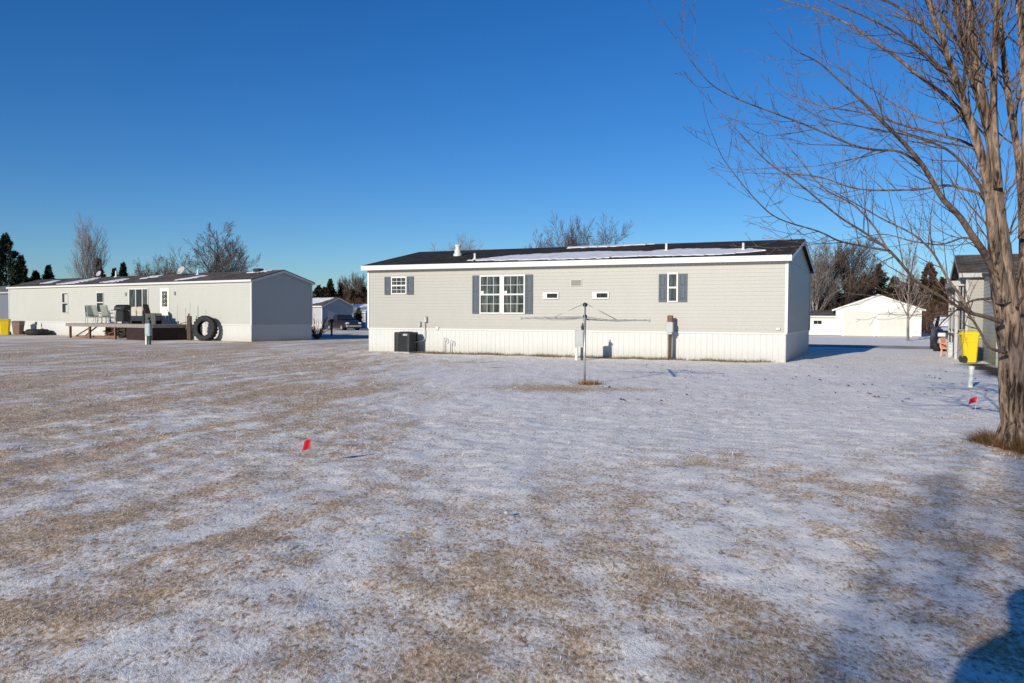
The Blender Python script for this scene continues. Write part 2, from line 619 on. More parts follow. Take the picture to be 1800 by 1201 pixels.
def build_ground():
    xs = spaced(-2500, 2500, -7.5, 8.5, 0.05, 1.045)
    ys = spaced(-400, 3500, 2.6, 12.5, 0.05, 1.02)
    X, Y = np.meshgrid(xs, ys)
    nx, ny = len(xs), len(ys)
    Z = ground_z(X, Y)
    co = np.stack([X, Y, Z], -1).reshape(-1, 3)
    idx = np.arange(nx * ny).reshape(ny, nx)
    q = np.stack([idx[:-1, :-1], idx[:-1, 1:], idx[1:, 1:], idx[1:, :-1]], -1).reshape(-1, 4)
    me = bpy.data.meshes.new('ground')
    me.vertices.add(len(co))
    me.vertices.foreach_set('co', co.astype(np.float32).ravel())
    me.loops.add(q.size)
    me.loops.foreach_set('vertex_index', q.astype(np.int32).ravel())
    me.polygons.add(len(q))
    me.polygons.foreach_set('loop_start', np.arange(0, q.size, 4, dtype=np.int32))
    me.polygons.foreach_set('use_smooth', np.ones(len(q), dtype=bool))
    me.update()
    me.validate()
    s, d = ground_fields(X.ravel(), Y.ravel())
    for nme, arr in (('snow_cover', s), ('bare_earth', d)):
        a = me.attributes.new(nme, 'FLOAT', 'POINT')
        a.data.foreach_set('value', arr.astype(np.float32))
    m, nt, b = new_mat('frosted_lawn')
    tc = nd(nt, 'ShaderNodeTexCoord')
    a1 = nd(nt, 'ShaderNodeAttribute', attribute_name='snow_cover')
    a2 = nd(nt, 'ShaderNodeAttribute', attribute_name='bare_earth')
    mp = nd(nt, 'ShaderNodeMapping')
    mp.inputs['Rotation'].default_value = (0, 0, R(20))
    mp.inputs['Scale'].default_value = (1.0, 0.6, 1.0)
    nt.links.new(tc.outputs['Object'], mp.inputs[0])
    n1 = nd(nt, 'ShaderNodeTexNoise', _Scale=9.0, _Detail=7.0, _Roughness=0.72)
    nt.links.new(mp.outputs[0], n1.inputs['Vector'])
    n2 = nd(nt, 'ShaderNodeTexNoise', _Scale=38.0, _Detail=5.0, _Roughness=0.75)
    nt.links.new(mp.outputs[0], n2.inputs['Vector'])
    n3 = nd(nt, 'ShaderNodeTexNoise', _Scale=1.1, _Detail=5.0)
    nt.links.new(tc.outputs['Object'], n3.inputs['Vector'])
    s1 = nd(nt, 'ShaderNodeMath', operation='MULTIPLY_ADD')
    s1.inputs[1].default_value = 1.1
    nt.links.new(n1.outputs[0], s1.inputs[0])
    sc_ = nd(nt, 'ShaderNodeMath', operation='MULTIPLY')
    sc_.inputs[1].default_value = 0.72
    nt.links.new(a1.outputs['Fac'], sc_.inputs[0])
    nt.links.new(sc_.outputs[0], s1.inputs[2])
    s2 = nd(nt, 'ShaderNodeMath', operation='MULTIPLY_ADD')
    s2.inputs[1].default_value = 2.1
    nt.links.new(n2.outputs[0], s2.inputs[0])
    nt.links.new(s1.outputs[0], s2.inputs[2])
    mr = nd(nt, 'ShaderNodeMapRange', interpolation_type='SMOOTHSTEP')
    mr.inputs['From Min'].default_value = 1.58
    mr.inputs['From Max'].default_value = 2.34
    nt.links.new(s2.outputs[0], mr.inputs['Value'])
    thatch = ramp(nt, n2.outputs[0], [(0.30, (0.22, 0.158, 0.105)), (0.5, (0.60, 0.43, 0.27)), (0.70, (0.84, 0.67, 0.47))])
    snowc = ramp(nt, n1.outputs[0], [(0.3, (0.91, 0.862, 0.785)), (0.7, (0.99, 0.945, 0.87))])
    mx = nd(nt, 'ShaderNodeMix', data_type='RGBA')
    nt.links.new(mr.outputs[0], mx.inputs[0])
    nt.links.new(thatch.outputs[0], mx.inputs[6])
    nt.links.new(snowc.outputs[0], mx.inputs[7])
    earth = ramp(nt, n2.outputs[0], [(0.3, (0.035, 0.028, 0.024)), (0.7, (0.12, 0.095, 0.075))])
    mx2 = nd(nt, 'ShaderNodeMix', data_type='RGBA')
    nt.links.new(a2.outputs['Fac'], mx2.inputs[0])
    nt.links.new(mx.outputs[2], mx2.inputs[6])
    nt.links.new(earth.outputs[0], mx2.inputs[7])
    nt.links.new(mx2.outputs[2], b.inputs['Base Color'])
    b.inputs['Roughness'].default_value = 0.92
    b.inputs['Specular IOR Level'].default_value = 0.12
    # dark gaps between the tufts, their shade painted into the colour
    n4 = nd(nt, 'ShaderNodeTexNoise', _Scale=19.0, _Detail=3.0, _Roughness=0.6)
    nt.links.new(mp.outputs[0], n4.inputs['Vector'])
    gap = nd(nt, 'ShaderNodeMapRange', interpolation_type='SMOOTHSTEP')
    gap.inputs['From Min'].default_value = 0.43
    gap.inputs['From Max'].default_value = 0.30
    gap.inputs['To Min'].default_value = 0.0
    gap.inputs['To Max'].default_value = 0.46
    nt.links.new(n4.outputs[0], gap.inputs['Value'])
    mx3 = nd(nt, 'ShaderNodeMix', data_type='RGBA')
    nt.links.new(gap.outputs[0], mx3.inputs[0])
    nt.links.new(mx2.outputs[2], mx3.inputs[6])
    mx3.inputs[7].default_value = (0.115, 0.095, 0.085, 1)
    nt.links.new(mx3.outputs[2], b.inputs['Base Color'])
    bs = nd(nt, 'ShaderNodeMath', operation='ADD')
    nt.links.new(n1.outputs[0], bs.inputs[0])
    nt.links.new(n2.outputs[0], bs.inputs[1])
    bp = nd(nt, 'ShaderNodeBump', _Strength=0.55, _Distance=0.020)
    nt.links.new(bs.outputs[0], bp.inputs['Height'])
    nt.links.new(bp.outputs[0], b.inputs['Normal'])
    me.materials.append(m)
    o = bpy.data.objects.new('ground', me)
    C.objects.link(o)
    tag(o, kind='structure')
    return o


def raw_mesh(name, co, faces_n, material, tint=None, parent=None):
    """co: (n*faces_n, 3), every faces_n verts form one face"""
    n = len(co)
    nf = n // faces_n
    me = bpy.data.meshes.new(name)
    me.vertices.add(n)
    me.vertices.foreach_set('co', np.ascontiguousarray(co, dtype=np.float32).ravel())
    me.loops.add(n)
    me.loops.foreach_set('vertex_index', np.arange(n, dtype=np.int32))
    me.polygons.add(nf)
    me.polygons.foreach_set('loop_start', np.arange(0, n, faces_n, dtype=np.int32))
    me.update()
    if tint is not None:
        a = me.attributes.new('tint', 'FLOAT_COLOR', 'POINT')
        c4 = np.concatenate([tint, np.ones((n, 1))], 1)
        a.data.foreach_set('color', c4.astype(np.float32).ravel())
    me.materials.append(material)
    o = bpy.data.objects.new(name, me)
    C.objects.link(o)
    if parent is not None:
        o.parent = parent
    return o


def blades(x, y, z, length, width, rng, flat=0.35, dirang=None, dspread=PI):
    """one tapered triangle per blade"""
    n = len(x)
    an = rng.uniform(-PI, PI, n) if dirang is None else dirang + rng.normal(0, dspread, n)
    tilt = np.abs(rng.normal(flat, 0.3, n)) + 0.06
    dx, dy, dz = np.cos(an) * np.cos(tilt), np.sin(an) * np.cos(tilt), np.sin(tilt)
    px, py = -np.sin(an), np.cos(an)
    tw = rng.uniform(-0.8, 0.8, n)
    hw = width / 2
    b0 = np.stack([x - px * hw, y - py * hw, z - hw * tw], -1)
    b1 = np.stack([x + px * hw, y + py * hw, z + hw * tw], -1)
    tip = np.stack([x + dx * length, y + dy * length, z + dz * length], -1)
    return np.stack([b0, b1, tip], 1).reshape(-1, 3)


def build_grass():
    rng = np.random.default_rng(7)
    parts, tints = [], []
    for n, d0, d1, ln, wd in ((1100000, 3.1, 8.5, (0.014, 0.036), 0.0023), (260000, 8.5, 17, (0.025, 0.06), 0.006), (70000, 17, 34, (0.04, 0.08), 0.016)):
        D = np.sqrt(rng.uniform(d0 ** 2, d1 ** 2, n))
        x = rng.uniform(-0.70, 0.70, n) * D + rng.uniform(-0.3, 0.3, n)
        s, d = ground_fields(x, D)
        cl = fbm(x / 0.12, D / 0.12, 301, 2)
        p = np.clip(1.02 - 1.05 * s, 0.09, 1) * np.clip(0.10 + 2.0 * (cl - 0.3), 0.03, 1)
        keep = (rng.uniform(0, 1, n) < p) & (d < 0.5)
        lx, ly = local(HN, x, D)
        keep &= ~((lx > -17) & (lx < 0.1) & (ly > -0.02))
        x, D, s = x[keep], D[keep], s[keep]
        z = ground_z(x, D) - 0.004
        m = len(x)
        L = rng.uniform(*ln, m)
        parts.append(blades(x, D, z, L, np.full(m, wd) * rng.uniform(0.6, 1.3, m), rng, flat=0.30))
        t = rng.uniform(0, 1, m)
        pal = np.array([[0.055, 0.038, 0.028], [0.30, 0.20, 0.125], [0.56, 0.40, 0.255], [0.64, 0.51, 0.37]])
        kk = np.clip(t * 3, 0, 2.999)
        i0 = kk.astype(int)
        fr = (kk - i0)[:, None]
        c = pal[i0] * (1 - fr) + pal[i0 + 1] * fr
        patch = fbm(x / 1.3, D / 1.3, 311, 3)[:, None]
        c = c * (0.75 + 0.5 * patch)
        frost = (rng.uniform(0, 1, m) < 0.22 + 0.40 * s)[:, None]
        c = np.where(frost, c * 0.25 + np.array([0.60, 0.57, 0.55]), c)
        tints.append(np.repeat(c, 3, 0))
    o = raw_mesh('dry_grass', np.concatenate(parts), 3, GRASSM, np.concatenate(tints))
    tag(o, 'short tan winter grass showing through the thin snow across the lawn', 'grass', kind='stuff')

    # taller straw at the foot of the maple and at the pole, along the taupe house's skirting
    parts, tints = [], []

    def tuft(cx, cy, sx, sy, n, lo, hi, w, pal0, pal1, lean=0.75):
        x = cx + rng.normal(0, sx, n)
        y = cy + rng.normal(0, sy, n)
        z = ground_z(x, y) - 0.01
        parts.append(blades(x, y, z, rng.uniform(lo, hi, n), np.full(n, w), rng, flat=lean))
        t = rng.uniform(0, 1, n)[:, None]
        tints.append(np.repeat(np.array(pal0) * (1 - t) + np.array(pal1) * t, 3, 0))
    tan0, tan1 = (0.12, 0.07, 0.035), (0.36, 0.24, 0.12)
    for k in range(40):
        an = rng.uniform(0, 2 * PI) if k % 3 else rng.uniform(2.6, 5.2)
        rr = rng.uniform(0.12, 0.42) * (0.85 + 0.3 * math.sin(an * 3 + 1))
        d_ = rng.uniform(0.35, 1.0)
        tuft(6.06 + rr * math.cos(an) * 0.95, 9.20 + rr * math.sin(an) * 1.6, 0.07 + 0.05 * rng.random(), 0.07, int(260 + 420 * rng.random()), 0.08, 0.20 + 0.14 * rng.random(), 0.006, tuple(c * d_ for c in (0.085, 0.048, 0.022)), tuple(c * d_ for c in (0.34, 0.20, 0.09)), 0.5)
    t1 = raw_mesh('straw_tuft', np.concatenate(parts), 3, GRASSM, np.concatenate(tints))
    tag(t1, 'tall brown dead grass round the foot of the big bare tree', 'grass', kind='stuff')
    parts, tints = [], []
    tuft(1.72, 17.75, 0.12, 0.08, 500, 0.08, 0.2, 0.012, (0.2, 0.12, 0.05), (0.45, 0.29, 0.12), 0.7)
    t2 = raw_mesh('straw_tuft', np.concatenate(parts), 3, GRASSM, np.concatenate(tints))
    tag(t2, 'golden dead grass tuft at the foot of the clothes line pole', 'grass', kind='stuff')
    parts, tints = [], []
    M = frame(HN)
    for k in range(260):
        u = -rng.uniform(0.6, 14.0)
        if rng.random() > 0.35 + 0.65 * vnoise(np.array([u * 0.9]), np.array([0.5]), 77)[0]:
            continue
        p = M @ V((u, -rng.uniform(0.05, 0.55), 0))
        tuft(p.x, p.y, 0.18, 0.08, 46, 0.05, 0.20, 0.014, (0.16, 0.11, 0.06), (0.36, 0.27, 0.15), 0.6)
    t3 = raw_mesh('straw_edge', np.concatenate(parts), 3, GRASSM, np.concatenate(tints))
    tag(t3, 'strip of straw coloured grass along the white skirting of the taupe home', 'grass', kind='stuff')
    # dead leaves blown over the snow on the right
    parts, tints = [], []
    n = 330
    D = rng.uniform(12, 25, n)
    x = rng.uniform(0.10, 0.60, n) * D
    clump = fbm(x / 1.1, D / 0.8, 401, 2) > 0.52
    x, D = x[clump], D[clump]
    n = len(x)
    z = ground_z(x, D) + 0.012
    an = rng.uniform(0, PI, n)
    sz = rng.uniform(0.016, 0.045, n)
    c, s = np.cos(an) * sz, np.sin(an) * sz
    up = rng.uniform(0.2, 0.9, n) * sz
    q = np.stack([np.stack([x - c, D - s, z], -1), np.stack([x - s * .6, D + c * .6, z + up], -1), np.stack([x + c, D + s, z + up * .4], -1), np.stack([x + s * .6, D - c * .6, z + 0.004], -1)], 1)
    co = q.reshape(-1, 3)
    t = rng.uniform(0, 1, n)[:, None]
    c3 = np.array([0.035, 0.022, 0.016]) * (1 - t) + np.array([0.13, 0.075, 0.04]) * t
    lv = raw_mesh('fallen_leaves', co, 4, GRASSM, np.repeat(c3, 4, 0))
    tag(lv, 'scattered dark dead leaves lying on the snow', 'leaves', kind='stuff')


# ------------------------------------------------------------------ houses
def lap_wall(mb, x0, x1, z0, z1, y, step=0.115, proud=0.012):
    """horizontal lap siding on a wall facing -y; x0/x1 may be functions of z"""
    f0 = x0 if callable(x0) else (lambda z: x0)
    f1 = x1 if callable(x1) else (lambda z: x1)
    z = z0
    while z < z1 - 1e-4:
        zt = min(z + step, z1)
        a0, a1, b0, b1 = f0(z), f1(z), f0(zt), f1(zt)
        if b1 - b0 < 0.01:
            b0 = b1 = (b0 + b1) / 2
        mb.quad((a0, y - proud, z), (a1, y - proud, z), (b1, y, zt), (b0, y, zt))
        mb.quad((a0, y, z), (a1, y, z), (a1, y - proud, z), (a0, y - proud, z))
        z = zt


def rib_skirt(mb, x0, x1, z0, z1, y, step=0.2):
    """vertical ribbed skirting facing -y"""
    n = max(1, round((x1 - x0) / step))
    st = (x1 - x0) / n
    prof = []
    for k in range(n):
        a = x0 + k * st
        prof += [(a, y - 0.008), (a + st * 0.84, y - 0.008), (a + st * 0.89, y + 0.001), (a + st * 0.95, y + 0.001)]
    prof.append((x1, y - 0.008))
    for (a, ya), (b, yb) in zip(prof[:-1], prof[1:]):
        mb.quad((a, ya, z0), (b, yb, z0), (b, yb, z1), (a, ya, z1))


def rotz(deg, x=0, y=0):
    return Matrix.Translation((x, y, 0)) @ Matrix.Rotation(R(deg), 4, 'Z')


def xform(mb, M):
    mb.v = [tuple(M @ V(p)) for p in mb.v]
    return mb


def house_shell(root, L, B, zs, zw, rise, wall_m, skirt_m, roof_m, trim_m, ov_end=0.2, ov_eave=0.28, fascia_h=0.2, step=0.115, roof_z=None, frieze=True):
    """x from -L to 0 along the front, y from 0 to B, ridge along x.  Returns the roof part."""
    rz = roof_z if roof_z is not None else zw + 0.2          # roof surface above the wall line
    slope = rise / (B / 2)

    def ytop(t):
        return rz - 0.12 + (B / 2 - abs(t - B / 2)) * slope
    specs = [('front', L, Matrix.Identity(4), (-L, 0)), ('end', B, rotz(90, 0, 0), (0, B)), ('back', L, rotz(180, -L, B), (-L, 0)), ('end', B, rotz(-90, -L, B), (0, B))]
    for kind, ln, M, (a, b) in specs:
        w = MB()
        if kind == 'front':
            lap_wall(w, -L, 0, zs, zw, 0, step)
        elif kind == 'back':
            lap_wall(w, 0, L, zs, zw, 0, step)
            M = Matrix.Translation((0, B, 0)) @ Matrix.Rotation(PI, 4, 'Z')
        else:
            lap_wall(w, 0, B, zs, zw, 0, step)
            top = rz - 0.12 + B / 2 * slope
            lap_wall(w, lambda z: max(0, (z - (rz - 0.12)) / slope), lambda z: min(B, B - (z - (rz - 0.12)) / slope), zw, top, 0, step)
            if M == specs[1][2]:
                M = Matrix.Rotation(PI / 2, 4, 'Z')
        xform(w, M)
        w.build('wall', wall_m, root)
    # skirting all round
    if zs > 0.05:
        s = MB()
        rib_skirt(s, -L, 0, -0.15, zs - 0.03, 0.015)
        e = MB()
        rib_skirt(e, 0.0, B, -0.15, zs - 0.03, 0.015)
        e1 = MB(); e1.v = list(e.v); e1.f = list(e.f); e1.mi = list(e.mi)
        xform(e, Matrix.Rotation(PI / 2, 4, 'Z'))
        xform(e1, rotz(-90, -L, B))
        b_ = MB()
        rib_skirt(b_, 0, L, -0.15, zs - 0.03, 0.015)
        xform(b_, Matrix.Translation((0, B, 0)) @ Matrix.Rotation(PI, 4, 'Z'))
        for q in (e, e1, b_):
            s.add(q.v, q.f)
        s.build('skirting', skirt_m, root)
        t = MB()
        t.box(-L - 0.01, 0.01, -0.026, 0.0, zs - 0.045, zs + 0.005)
        t.box(0.0, 0.026, -0.01, B + 0.01, zs - 0.045, zs + 0.005)
        t.build('skirting_rail', trim_m, root)
    # corner posts
    for cx, cy in ((-L, 0), (0, 0), (0, B), (-L, B)):
        c = MB()
        c.box(cx - 0.045, cx + 0.045, cy - 0.03 if cy == 0 else cy - 0.045, cy + 0.045 if cy == 0 else cy + 0.03, zs, zw - 0.001)
        c.build('corner_trim', trim_m, root)
    # roof: two slabs
    r = MB()
    x0, x1 = -L - ov_end, ov_end
    ze = rz - ov_eave * slope
    zr = rz + rise
    th = 0.05
    sec = [(-ov_eave, ze), (B / 2, zr), (B + ov_eave, ze), (B + ov_eave, ze - th), (B / 2, zr - th), (-ov_eave, ze - th)]
    r.loft([[(x0, y, z) for y, z in sec], [(x1, y, z) for y, z in sec]])
    roof = r.build('roof', roof_m, root)
    # fascia boards and soffit
    for sy in (0, 1):
        f = MB()
        if sy == 0:
            f.box(x0 - 0.005, x1 + 0.005, -ov_eave - 0.03, -ov_eave, ze - fascia_h, ze - 0.012)
            f.box(x0 + 0.01, x1 - 0.01, -ov_eave, 0.02, ze - fascia_h + 0.01, ze - fascia_h + 0.03)
        else:
            f.box(x0 - 0.005, x1 + 0.005, B + ov_eave, B + ov_eave + 0.03, ze - fascia_h, ze - 0.012)
            f.box(x0 + 0.01, x1 - 0.01, B - 0.02, B + ov_eave, ze - fascia_h + 0.01, ze - fascia_h + 0.03)
        f.build('fascia', trim_m, root)
    if frieze:
        fz = MB()
        fz.box(-L, 0, -0.035, -0.003, zw - 0.10, ze - fascia_h + 0.008)
        fz.build('frieze_board', CREAM, root)
    # rake boards on the gables
    for xx in (x0, x1):
        for sgn in (0, 1):
            k = MB()
            a = V((xx, -ov_eave if sgn == 0 else B + ov_eave, ze - th))
            b = V((xx, B / 2, zr - th))
            w_ = 0.02
            s_ = -1 if xx == x0 else 1
            vs = [a, b, b - V((0, 0, 0.13)), a - V((0, 0, 0.13))]
            k.loft([[p + V((s_ * 0.002, 0, 0)) for p in vs], [p - V((s_ * w_, 0, 0)) for p in vs]])
            k.build('rake_trim', trim_m, root)
    roof['slope'] = slope
    return roof, (lambda y: rz + min(y, B - y) * slope)


def window(root, x0, x1, z0, z1, y=0.0, cols=1, rows=1, sashes=2, glass=None, frame_w=0.055, frame_m=None, curtain=None, name='window'):
    """frame with sash rail and muntins; the panes are a child.  Faces -y."""
    fm = frame_m or WHITE
    f = MB()
    yf = y - 0.05
    f.box(x0, x0 + frame_w, yf, y, z0, z1)
    f.box(x1 - frame_w, x1, yf, y, z0, z1)
    f.box(x0 + frame_w, x1 - frame_w, yf, y, z1 - frame_w, z1)
    f.box(x0 + frame_w, x1 - frame_w, yf - 0.012, y, z0, z0 + frame_w)
    ix0, ix1, iz0, iz1 = x0 + frame_w, x1 - frame_w, z0 + frame_w, z1 - frame_w
    zz = [iz0, iz1]
    if sashes == 2:
        zm = (z0 + z1) / 2
        f.box(ix0, ix1, yf + 0.006, y, zm - 0.03, zm + 0.03)
        zz = [iz0, zm - 0.03, zm + 0.03, iz1]
    for a, b in zip(zz[0::2], zz[1::2]):
        for c in range(1, cols):
            xc = ix0 + (ix1 - ix0) * c / cols
            f.box(xc - 0.008, xc + 0.008, yf + 0.018, y - 0.019, a, b)
        for r in range(1, rows):
            zc = a + (b - a) * r / rows
            f.box(ix0, ix1, yf + 0.019, y - 0.020, zc - 0.008, zc + 0.008)
    w = f.build(name, fm, root)
    p = MB()
    for a, b in zip(zz[0::2], zz[1::2]):
        p.quad((ix0, y - 0.020, a), (ix1, y - 0.020, a), (ix1, y - 0.020, b), (ix0, y - 0.020, b))
    p.build('pane', glass or GLASS, w)
    if curtain:
        c = MB()
        for (a0, a1, b0, b1) in curtain:
            c.quad((a0, y - 0.0215, b0), (a1, y - 0.0215, b0), (a1, y - 0.0215, b1), (a0, y - 0.0215, b1))
        c.build('curtain', CURT, w)
    return w


def shutter(root, x0, x1, z0, z1, y=0.0):
    s = MB()
    yo = y - 0.045
    s.box(x0, x1, yo + 0.012, y, z0, z1)
    w = 0.045
    zm = z0 + (z1 - z0) * 0.52
    s.box(x0, x0 + w, yo, yo + 0.011, z0, z1)
    s.box(x1 - w, x1, yo, yo + 0.011, z0, z1)
    for a, b in ((z0, z0 + 0.07), (zm - 0.035, zm + 0.035), (z1 - 0.06, z1)):
        s.box(x0 + w, x1 - w, yo, yo + 0.011, a, b)
    for a, b in ((z0 + 0.10, zm - 0.065), (zm + 0.065, z1 - 0.09)):
        s.loft([[(x0 + w + .02, yo + .0115, a), (x1 - w - .02, yo + .0115, a), (x1 - w - .02, yo + .0115, b), (x0 + w + .02, yo + .0115, b)],
                [(x0 + w + .045, yo + .003, a + .03), (x1 - w - .045, yo + .003, a + .03), (x1 - w - .045, yo + .003, b - .03), (x0 + w + .045, yo + .003, b - .03)]], False, True)
    return s.build('shutter', SHUT, root)


def snow_patch(roof, pts, B, zf, lift=0.012, seed=1):
    """pts: outline in (x, y) on the roof plane; a thin irregular sheet of snow"""
    rr = random.Random(seed)
    out = []
    n = len(pts)
    for i in range(n):
        a, b = pts[i], pts[(i + 1) % n]
        ln = math.hypot(b[0] - a[0], b[1] - a[1])
        k = max(2, int(ln / 0.13))
        for j in range(k):
            t = j / k
            out.append((a[0] + (b[0] - a[0]) * t + rr.uniform(-.10, .10), a[1] + (b[1] - a[1]) * t + rr.uniform(-.11, .11)))
    cx = sum(p[0] for p in out) / len(out)
    cy = sum(p[1] for p in out) / len(out)
    m = MB()
    o1 = [(x, y, zf(y) + 0.004) for x, y in out]
    o2 = [(x + (cx - x) * 0.008, y + (cy - y) * 0.06, zf(y + (cy - y) * 0.06) + lift + 0.02) for x, y in out]
    m.loft([o1, o2], False, False)
    # cap as one n-gon
    m.add(o2, [tuple(range(len(o2)))])
    ob = m.build('snow_patch', SNOW, roof)
    return ob


def pipe_vent(roof, x, y, zf, h=0.28, r=0.045, m=None):
    p = MB()
    z = zf(y)
    p.lathe([(r * 2.4, z - 0.03), (r * 2.2, z + 0.03), (r * 1.05, z + 0.06), (r, z + 0.07), (r, z + h), (r * 0.75, z + h), (r * .75, z + h - .04)], 12, Matrix.Translation((x, y, 0)))
    return p.build('vent_pipe', m or WHITE, roof, True)


def build_near_house():
    h = HN
    root = empty('mobile_home', h['o'], -h['yaw'], 'taupe vinyl sided double wide mobile home with slate blue shutters and white skirting', 'mobile home')
    roof, zf = house_shell(root, h['L'], h['B'], h['zs'], h['zw'], 0.86, SIDING, SKIRT, SHINGLE, WHITE, ov_end=0.17, ov_eave=0.27, fascia_h=0.205, step=0.127, roof_z=3.63)
    W = lambda a, b, z0, z1, **k: window(root, -a, -b, z0, z1, **k)
    W(15.58, 14.82, 2.37, 3.10, cols=3, rows=2)
    shutter(root, -15.90, -15.61, 2.36, 3.10); shutter(root, -14.79, -14.50, 2.36, 3.10)
    W(11.46, 10.53, 1.585, 3.09, cols=3, rows=2)
    W(10.45, 9.51, 1.585, 3.09, cols=3, rows=2)
    mull = MB(); mull.box(-10.53, -10.45, -0.03, 0, 1.6, 3.08); mull.build('mullion', WHITE, root)
    shutter(root, -11.78, -11.48, 1.59, 3.09); shutter(root, -9.49, -9.19, 1.59, 3.09)
    for xa in (-11.40, -10.39):
        sk = MB(); sk.box(xa, xa + 0.11, -0.026, -0.0205, 2.375, 2.475); sk.build('sticker', WHITE, root)
    W(4.01, 3.63, 2.015, 3.06, cols=1, rows=1)
    shutter(root, -4.32, -4.03, 2.03, 3.02); shutter(root, -3.61, -3.31, 2.03, 3.02)
    # two narrow transom windows, the left part of each a pale sash
    for a, b in ((8.77, 8.13), (6.80, 6.16)):
        w = W(a, b, 2.145, 2.405, sashes=1, glass=GLASS2, frame_w=0.05)
        s = MB(); s.box(-a + 0.05, -a + 0.17, -0.045, -0.021, 2.195, 2.355); s.build('side_sash', WHITE, w)
    # louvred vent
    v = MB()
    v.box(-7.66, -7.22, -0.04, 0, 2.63, 2.88)
    for k in range(6):
        z = 2.655 + k * 0.035
        v.add([(-7.63, -0.041, z + 0.026), (-7.25, -0.041, z + 0.026), (-7.25, -0.06, z), (-7.63, -0.06, z)], [(0, 1, 2, 3), (3, 2, 1, 0)])
    v.build('louvre_vent', CREAM, root)
    # service fittings on the left half
    b1 = MB(); b1.rbox(-14.25, -14.13, -0.10, 0, 1.06, 1.26, 0.012); b1.build('outlet_box', GREYM, root)
    b2 = MB(); b2.rbox(-13.97, -13.83, -0.12, 0, 1.24, 1.47, 0.015)
    b2 = b2.build('disconnect_box', GREYM, root)
    cd = MB(); cd.tube([(-13.93, -0.06, 1.25), (-13.93, -0.06, 0.62), (-13.97, -0.09, 0.5), (-14.15, -0.5, 0.42)], 0.018, 8); cd.build('conduit', GREYM, root, True)
    dv = MB(); dv.rbox(-13.44, -13.30, -0.07, 0, 0.94, 1.06, 0.015); dv.build('dryer_vent', WHITE, root)
    for (a, zt) in ((13.02, 0.62), (12.72, 0.52)):
        g = MB()
        g.tube([(-a, -0.10, -0.02), (-a, -0.10, zt - 0.08), (-a + 0.03, -0.11, zt), (-a + 0.11, -0.12, zt - 0.02), (-a + 0.14, -0.12, zt - 0.14), (-a + 0.08, -0.12, zt - 0.2)], 0.014, 7)
        g.build('gas_riser', GALV, root, True)
    lt = MB(); lt.rbox(-0.32, -0.18, -0.07, 0, 1.08, 1.16, 0.012); lt.build('outlet_box', WHITE, root)
    # roof furniture
    ch = MB()
    y = 2.35
    ch.lathe([(0.20, zf(y) - 0.1), (0.19, zf(y) + 0.06), (0.145, zf(y) + 0.10), (0.145, zf(y) + 0.24), (0.105, zf(y) + 0.25), (0.105, zf(y) + 0.36), (0.135, zf(y) + 0.37), (0.135, zf(y) + 0.44), (0.08, zf(y) + 0.47)], 18, Matrix.Translation((-13.75, y, 0)))
    smooth_by_angle(ch.build('chimney', WHITE, roof))
    pipe_vent(roof, -12.02, 0.62, zf, 0.26)
    pipe_vent(roof, -4.48, 1.62, zf, 0.30)
    pipe_vent(roof, -1.61, 1.15, zf, 0.27)
    snow_patch(roof, [(-12.2, 0.35), (-10.5, 0.12), (-8.7, -0.02), (-6.6, 0.0), (-5, 0.28), (-3.5, 0.12), (-2.3, 0.12), (-1.2, 0.62), (-0.75, 0.98), (-1.5, 1.5), (-2.6, 1.78), (-3.9, 2.08), (-4.7, 2.0), (-5.2, 1.65), (-6.3, 1.9), (-7.4, 2.15), (-8.1, 2.05), (-9.6, 1.9), (-10.9, 1.6), (-11.7, 0.85)], 0, zf, 0.015, 3)
    snow_patch(roof, [(-9.2, 3.75), (-7.7, 3.7), (-6.7, 3.95), (-5.6, 4.22), (-7.7, 4.26), (-9.3, 4.24)], 0, zf, 0.015, 4)
    return root


